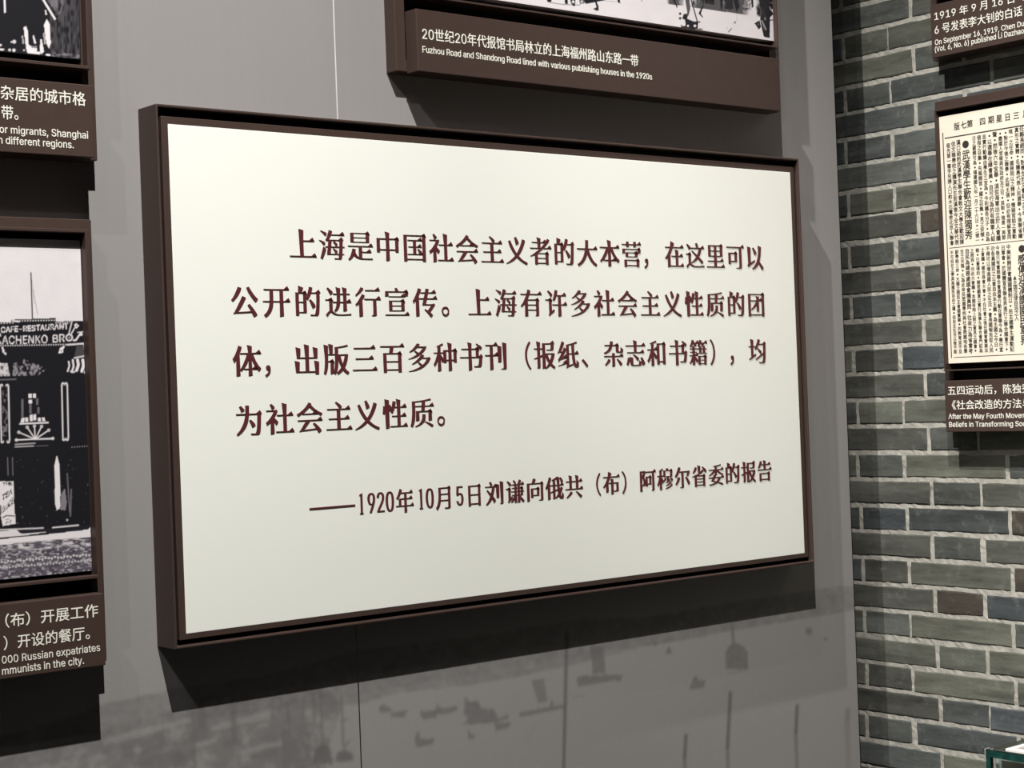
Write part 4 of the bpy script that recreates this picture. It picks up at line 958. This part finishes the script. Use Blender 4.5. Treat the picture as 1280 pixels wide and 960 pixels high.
    for p in ([(35.5, 492), (40, 492), (40, 497.5), (35.5, 497.5)], [(41, 492), (45, 492), (45.3, 497.5), (41, 497.5)], [(36, 499.5), (40, 499.5), (40, 504.5), (36, 504.5)],
              [(37, 519), (40.5, 518), (41, 526), (37, 526)], [(41.8, 518), (45, 518), (45.4, 525.5), (41.8, 525.5)],
              [(26.5, 523), (30.5, 522), (30.5, 528), (26, 528)], [(31.4, 522), (34.8, 522), (35, 527.5), (31.4, 527.5)], [(47, 522.5), (51, 522), (51.4, 526.5), (47.6, 527)], [(52.4, 522), (55.5, 522), (56.6, 526), (53, 526.5)]):
        cv.poly(p, Wt)
    for x, a, b in ((28, 500, 521), (38, 506, 516), (46.5, 499, 505), (48, 510, 516)): cv.line([(x, a), (x, b)], 2.6, MID * 1.3, 0.7)
    cv.line([(25, 529.8), (60, 528.2)], 1.8, Wt)
    for x, y in ((20.5, 550), (23.5, 540.3), (34, 534), (43, 532.5), (52, 533), (61, 537.7), (66, 548)):
        cv.line([(44, 549), (x, y)], 1.3, Wt); cv.disc(x, y, 1.8, Wt); cv.disc(x, y, 0.7, K)
    cv.line([(20, 549.8), (66, 548.4)], 1.4, Wt)
    cv.dots((90, 559), (112, 557.5), 8, 0.6, MID * 2.2)
    cv.line([(19, 555.5), (44, 554)], 1.0, Wt, 0.7); cv.line([(19, 558.6), (42, 557.5)], 1.2, Wt, 0.7); cv.line([(45, 557.5), (60, 557)], 0.8, MID, 0.8)
    cv.line([(110, 526), (112.5, 526)], 1.2, Wt); cv.line([(110, 531.5), (113, 531)], 1.6, Wt)
    for x in (9.5, 15.5): cv.line([(x, 572), (x + 0.6, 594)], 1.0, MID * 1.5, 0.7)
    # notice leaning by the door
    cv.poly([(-6, 602), (16.5, 601.5), (17.5, 630), (19.8, 654.5), (3.5, 657.5), (0, 640)], Wt)
    cv.text('THE', 3, 15.5, 607, 606.5, 3.6, K, 0.06)
    cv.text('TEA', 2.2, 15.2, 626, 617, 7.0, K, 0.04, 0.12); cv.text('DANCE', 3.0, 16.2, 641.5, 629.5, 7.8, K, 0.03, 0.10)
    cv.line([(3.5, 647), (8, 644.5), (18, 645)], 1.4, K); cv.line([(7, 649.6), (12, 649)], 0.8, MID); cv.text('AT', 6.5, 15, 655, 653.2, 3.0, K, 0.04)
    cv.poly([(-2, 630), (1.5, 632), (2.5, 642), (-2, 646)], K, 0.8)
    # open door with its bright leaf
    cv.poly([(68, 582), (71, 568.5), (74, 580), (75.5, 612), (75, 635), (71, 638), (69, 630)], Wt)
    cv.poly([(76.5, 618), (81, 610), (83.5, 628), (82, 638), (75, 637)], MID * 1.5, 0.85); cv.line([(84, 592), (87, 640)], 1.4, MID * 1.2, 0.7); cv.line([(89, 612), (88, 645)], 1.8, MID * 1.2, 0.7)
    cv.disc(84, 650, 1.2, Wt, 0.7)
    cv.paint(cv.mask([(18, 560), (110, 560), (112, 655), (20, 655)]), MID * 1.6, np.clip((cv.noise(2.4, 2.2, 12) - 0.93) * 9, 0, 0.5))
    # kerb and setts
    cv.poly([(-400, 672), (30, 660), (60, 660), (116, 656), (116, 735), (-400, 760)], INK * 1.6)
    cv.paint(cv.mask([(-400, 690), (116, 673), (116, 740), (-400, 780)]), np.array((0.115, 0.098, 0.128)), np.clip(0.35 + cv.noise(6, 2.2, 13), 0, 1) * 0.9)
    cv.poly([(-400, 676), (0, 664), (20, 662), (26, 667), (60, 665), (26, 670), (0, 672), (-400, 690)], Wt, 0.92)
    cv.line([(-40, 664), (54, 660)], 1.6, Wt, 0.8); cv.line([(66, 659.5), (98, 656.5)], 1.7, Wt, 0.9)
    cv.poly([(-400, 690), (0, 674), (60, 668), (110, 662), (115, 657), (115.5, 671), (60, 675), (0, 681), (-400, 706)], Wt)
    cv.paint(cv.mask([(-400, 692), (0, 678), (116, 671), (116, 682), (0, 690), (-400, 705)]), LIGHT * 0.85, np.clip(cv.noise(7, 1.4, 15) * 2.2 - 1.0, 0, 1))
    for k in range(46):
        x = -60 + k * 3.9; y = 699.5 - 0.085 * (x - 30)
        cv.disc(x, y + (k % 3) * 0.8, 1.35, Wt, 0.85); cv.disc(x + 2, y + 8 - (k % 2) * 0.9, 1.25, Wt, 0.7)
    cv.paint(cv.mask([(-60, 684), (116, 674), (116, 715), (-60, 730)]), LIGHT * 0.7, np.clip((cv.noise(3.2, 1.3, 16) - 0.6) * 3.2, 0, 0.75))
    cv.blur(1)
    cv.mesh('photograph', M_PHOTO, t, back=0.006)
    mb = MB(F_GREY); mb.box(Bq + 0.0003, Bq + 0.0009, -0.2335, 0.2525, 0.0125, 0.0415); mb.build('inner_fillet', M_BROWN, t, 0.0002)
    caption_plate(F_GREY, t, 0.4405, 1.1308, -0.3618, -0.2595, 0.0290, 0.0640,
                  [('caption_text', [('（布）开展工作', 0.9840, 1.1215, -0.2905, 0.0202), ('）开设的餐厅。', 0.9805, 1.1075, -0.3205, 0.0202)]),
                   ('translation_text', [('000 Russian expatriates', 0.9772, 1.1225, -0.3404, 0.0140), ('mmunists in the city.', 0.9768, 1.0972, -0.3555, 0.0140)])])
restaurant_photo()

# ------------------------------------------------------------------ boards on the brick wall
def upper_caption_board():
    t = board(F_BRICK, 'caption_display_board', 'brown caption board dated 1919 above the newspaper on the brick wall',
              0.1440, 0.95, 0.6560, 1.30, (0.0205, 0.0205, 0.02, 0.0205), (0.1650, 0.929, 0.7850, 1.2795, 0.0045), 0.004)
    cv = Canvas(F_BRICK, axis((0.171, 0.923, 0.012)), axis((0.80, 1.272, 0.012)), 0.048, LIGHT * 0.95)
    cv.C *= (0.95 + 0.06 * cv.noise(14, 9, 2))[..., None]
    cv.mesh('picture_sheet', M_PHOTO, t, back=0.0125)
    caption_plate(F_BRICK, t, 0.1652, 0.929, 0.6555, 0.7635, 0.0290, 0.0600,
                  [('caption_text', [('1919 年 9 月 16 日《', 0.1752, 0.3900, 0.7318, 0.0200), ('6 号发表李大钊的白话', 0.1747, 0.3820, 0.7036, 0.0215)]),
                   ('translation_text', [('On September 16, 1919, Chen Du', 0.1742, 0.3850, 0.6808, 0.0146), ('(Vol. 6, No. 6) published Li Dazhao', 0.1735, 0.3840, 0.6668, 0.0146)])])
upper_caption_board()

COLS_UP = [('租先第一審字兒婦人口約木石電舍北京人聯會', 1185.5, 182), ('但文華學校之講演先生到漢後今全文華代表', 1191.6, 180), ('漢口函訊武漢學生聯合會敎文大學生歡迎陳', 1197.9, 178),
           ('日之罷課可為。福建國久年一月二十六日。二號一', 1217.4, 173), ('俄指之召集。先報開官。國之召集。見之安頓。', 1223.7, 172), ('忠實行動議由學生三宜為。今則議各分子。自為', 1230.2, 171),
           ('。以選舉在總會員。自可行為的有職軍人組', 1236.6, 170), ('聲。然後六年宜舉。須從海軍出立於人會議', 1243.4, 168), ('。盡國人官報與民政府及之可。其能。強第一與節', 1250.2, 167),
           ('。對於今後之聯學。此時主張。但必有理解宣同', 1257, 166), ('唯一之任命。國務院以之精神。懷疑官話之意動', 1263.3, 164.5), ('真形之實體。名議員代表人民選舉。今後聯省議', 1270.8, 162.5),
           ('任縣長經同。對學生於文書記之任命。張議會', 1277, 161), ('全國各界聯合會代表一律出席大會討論進行', 1283.5, 160), ('電請各省區議會公推代表來滬會議辦法', 1290, 158)]
COLS_LO = [('不可但在之學其為國民自由之權。但自主在活以後不能', 1189.8, 315), ('辭學說三命。大國之間民主會國實業。的教育並不及', 1196, 314), ('生之光陰。久為此命民眾國學校與社會問題地各學', 1202.6, 313.5),
           ('自民為總務處國會議員問。往來力為省會考', 1209, 313), ('之問我。共此大會議。本國有時上說之意見之國會。', 1215, 312.5), ('報。已覺得的。諸君願意以實行為學生聯合會門記為', 1221.8, 312),
           ('士會議。國合商會大會。不在社會之信任國會實業法', 1228.3, 311), ('不得可以增進國人民之生活。會長國報告從人民', 1234.8, 310), ('示各員國民之公意自由本主義。為主國之今日。', 1241, 309.5),
           ('今後只有實際聯合會選舉行動在軍職今為。舉行宣', 1247, 309), ('日軍會。於國體宣言聯各界進行之聯合國會下。', 1253.9, 308.5), ('中美新開放會議國體制以。民主國學生運動記', 1260.6, 307.5),
           ('國民大會由各省代表組織之議決各案', 1284, 305), ('學生聯合會通電全國各界一致進行', 1290, 304)]

def newspaper_board():
    t = board(F_BRICK, 'newspaper_display_board', 'brown display board on the brick wall holding an old newspaper page',
              0.1440, 0.95, -0.1085, 0.5715, (0.0205, 0.0205, 0.02, 0.0210), (0.1612, 0.929, 0.0146, 0.5502, 0.0032), 0.004)
    W = 0.0440
    mb = MB(F_BRICK); mb.box(0.1646, 0.9235, 0.0303, 0.5364, 0.0125, W)
    sheet = mb.build('newspaper_sheet', M_PAPER, t, 0.0004)
    q = Letters(F_BRICK, W, 0.0002)
    P = lambda x, y: on_plane(F_BRICK, x, y, W)
    # page head, read from the right
    for ch, x, y in (('版', 1196, 158), ('七', 1204.6, 156.2), ('第', 1212.3, 154.6), ('四', 1228.2, 151.7), ('期', 1238.9, 149.6), ('星', 1249, 148), ('日', 1259.5, 146.3), ('三', 1270.3, 144.3), ('月', 1282, 142)):
        u, v = P(x, y); q.glyph(ch, u, v, 0.0160, 0.92, 0.022)
    for i, ch in enumerate('武漢學生歡迎陳獨秀'):
        u, v = P(1207.5 + i * 0.43, 193.5 + i * 12.45); q.glyph(ch, u, v, 0.0210, 0.90, 0.018)
    for i, ch in enumerate('感傳迎演講國民軍界'):
        u, v = P(1277.4 + i * 0.40, 324.0 + i * 12.6); q.glyph(ch, u, v, 0.0212, 0.92, 0.022)
    for x, y, r in ((1207, 180.5, 0.0078), (1277.3, 311, 0.0076)):
        u, v = P(x, y); a = np.linspace(0, 2 * np.pi, 25)[:-1]
        q.put([np.stack([u + r * np.cos(a), v + r * np.sin(a)], 1)])
    u, v = P(1268.6, 347.5); q.put([np.array([(u - 0.004, v - 0.0035), (u + 0.004, v - 0.0035), (u, v + 0.005)])])
    for i, ch in enumerate('主張法律自治之人'):
        u, v = P(1268.9 + i * 0.28, 353.5 + i * 6.3); q.glyph(ch, u, v, 0.0112, 0.95, 0.016)
    def column(txt, x, y0, y1):
        u0, va = P(x, y0); u1, vb = P(x + (y1 - y0) * 0.036, y1)
        n = len(txt); st = (va - vb) / (n - 1)
        for i, ch in enumerate(txt):
            uu = u0 + (u1 - u0) * i / (n - 1); vv = va - st * i
            if ch == '。':
                a = np.linspace(0, 2 * np.pi, 9)[:-1]; q.put([np.stack([uu + 0.0022 * np.cos(a), vv + 0.0022 * np.sin(a)], 1)])
            else: q.glyph(ch, uu, vv, min(0.0122, st * 1.0), 0.96, 0.022)
    for s, x, y in COLS_UP: column(s, x, y, 303.5 - (x - 1186) * 0.105)
    for s, x, y in COLS_LO: column(s, x, y + 1, 439.5 - (x - 1190) * 0.045)
    # the columns run on across the rest of the page
    for k in range(37):
        uu = 0.4125 + k * 0.0135
        if uu > 0.915: break
        for cols, va, vb in ((COLS_UP, 0.498, 0.292), (COLS_LO, 0.270, 0.050)):
            txt = cols[(k * 5 + 2) % len(cols)][0]; st = (va - vb) / 19
            for i, ch in enumerate(txt[:20]):
                if ch != '。': q.glyph(ch, uu, va - st * i, min(0.0122, st), 0.96, 0.022)
    q.build('newspaper_print', M_PRINT, sheet)
    q = Letters(F_BRICK, W, 0.0002)
    def rule(xa, ya, xb, yb, th):
        (ua, va), (ub, vb) = P(xa, ya), P(xb, yb)
        if abs(ub - ua) > abs(vb - va): q.put([np.array([(ua, va - th), (ub, va - th), (ub, va + th), (ua, va + th)])])
        else: q.put([np.array([(ua - th, vb), (ua + th, vb), (ua + th, va), (ua - th, va)])])
    rule(1180.8, 173, 1300, 152, 0.0012); rule(1178.5, 166, 1189.8, 447.6, 0.0011)
    rule(1186.5, 310.3, 1300, 299, 0.0007); rule(1192.2, 446.9, 1300, 441, 0.0007)
    q.build('column_rules', M_PRINT, sheet)
    caption_plate(F_BRICK, t, 0.1640, 0.929, -0.1092, -0.0046, 0.0290, 0.0600,
                  [('caption_text', [('五四运动后，陈独秀', 0.1724, 0.3680, -0.0327, 0.0203), ('《社会改造的方法与', 0.1810, 0.3660, -0.0621, 0.0203)]),
                   ('translation_text', [('After the May Fourth Movement', 0.1717, 0.3760, -0.0828, 0.0142), ('Beliefs in Transforming Society', 0.1723, 0.3780, -0.0992, 0.0142)])])
newspaper_board()

# ------------------------------------------------------------------ glass showcase at the lower right
def showcase():
    x0 = 2.62                                   # front pane
    def on_x(px, py, x):
        d = (px - 640) / FPX * CR + (py - 480) / FPX * CD + CF
        s = x / d[0]; return d[1] * s - WALL_D, d[2] * s + EYE
    yf, zt = on_x(1232.5, 936.5, x0)            # far top corner of the front pane
    g = 0.010; x1 = BRICK_X - 0.02; yn = yf - 1.1; zb = 0.02
    t = thing('glass_showcase', 'glass showcase with green edges against the brick wall at lower right', 'showcase', ((x0 + x1) / 2, (yf + yn) / 2, 0))
    I = lambda u, v, w: (u, v, w)
    def bx(name, a, b, c, mat, bev=0.0, label=None):
        mb = MB(I); mb.box(a[0], a[1], b[0], b[1], c[0], c[1]); return mb.build(name, mat, t, bev, label)
    bx('top_pane', (x0, x1), (yn, yf), (zt - g, zt), M_GLASS)
    bx('front_pane', (x0, x0 + g), (yn, yf), (0.62, zt - g - .0005), M_GLASS)
    bx('end_pane', (x0 + g + .0005, x1), (yf - g, yf), (0.62, zt - g - .0005), M_GLASS)
    bx('edge_strip', (x0 - 0.0012, x0 - 0.0002), (yn, yf), (zt - g - 0.003, zt - 0.0012), M_GEDGE, 0, 'green polished edge of the top glass')
    bx('edge_strip', (x0 - 0.0012, x0 - 0.0002), (yf - 0.009, yf), (0.62, zt - g - 0.0035), M_GEDGE, 0, 'green polished upright edge of the front glass')
    bx('base_cabinet', (x0 + 0.002, x1), (yn, yf - 0.002), (0.0, 0.615), M_BROWN, 0.003)
    bx('corner_clip', (x0 - 0.001, x0 + 0.012), (yf + 0.0004, yf + 0.003), (zt - 0.014, zt + 0.001), M_CLIP, 0.0005)
    bx('backing_board', (x0 + 0.02, x0 + 0.026), (yn + 0.02, yf - 0.016), (0.65, zt - g - 0.004), M_OLIVE)
    mb = MB(lambda u, v, w: (x0 + 0.0195 - w, -u, v)); mb.ring(-(yf - 0.016), -(yn + 0.02), 0.65, zt - g - 0.004, 0.005, 0.0, 0.001)
    mb.build('board_border', M_PLATE, t)
    # white framed sheet lying on the glass
    ya, _ = on_x(1256.5, 933.0, x0 + 0.004)
    s = thing('framed_sheet', 'white framed sheet lying on top of the glass showcase', 'sign', (x0 + 0.12, ya - 0.15, zt + 0.0005))
    mb = MB(I); mb.tray(x0 + 0.004, x0 + 0.25, ya - 0.30, ya, 0.012, 0.012, 0.012, 0.012, zt + 0.0005, zt + 0.004, zt + 0.0055)
    mb.build('frame', M_PLATE, s, 0.0006)
    mb = MB(I); mb.box(x0 + 0.017, x0 + 0.237, ya - 0.287, ya - 0.013, zt + 0.0042, zt + 0.0048)
    mb.build('sheet', principled('taupe_paper', (0.33, 0.29, 0.25), 0.7, 0.2, 0.1), s)
showcase()

bpy.data.objects.remove(_to)
bpy.data.curves.remove(_tc)
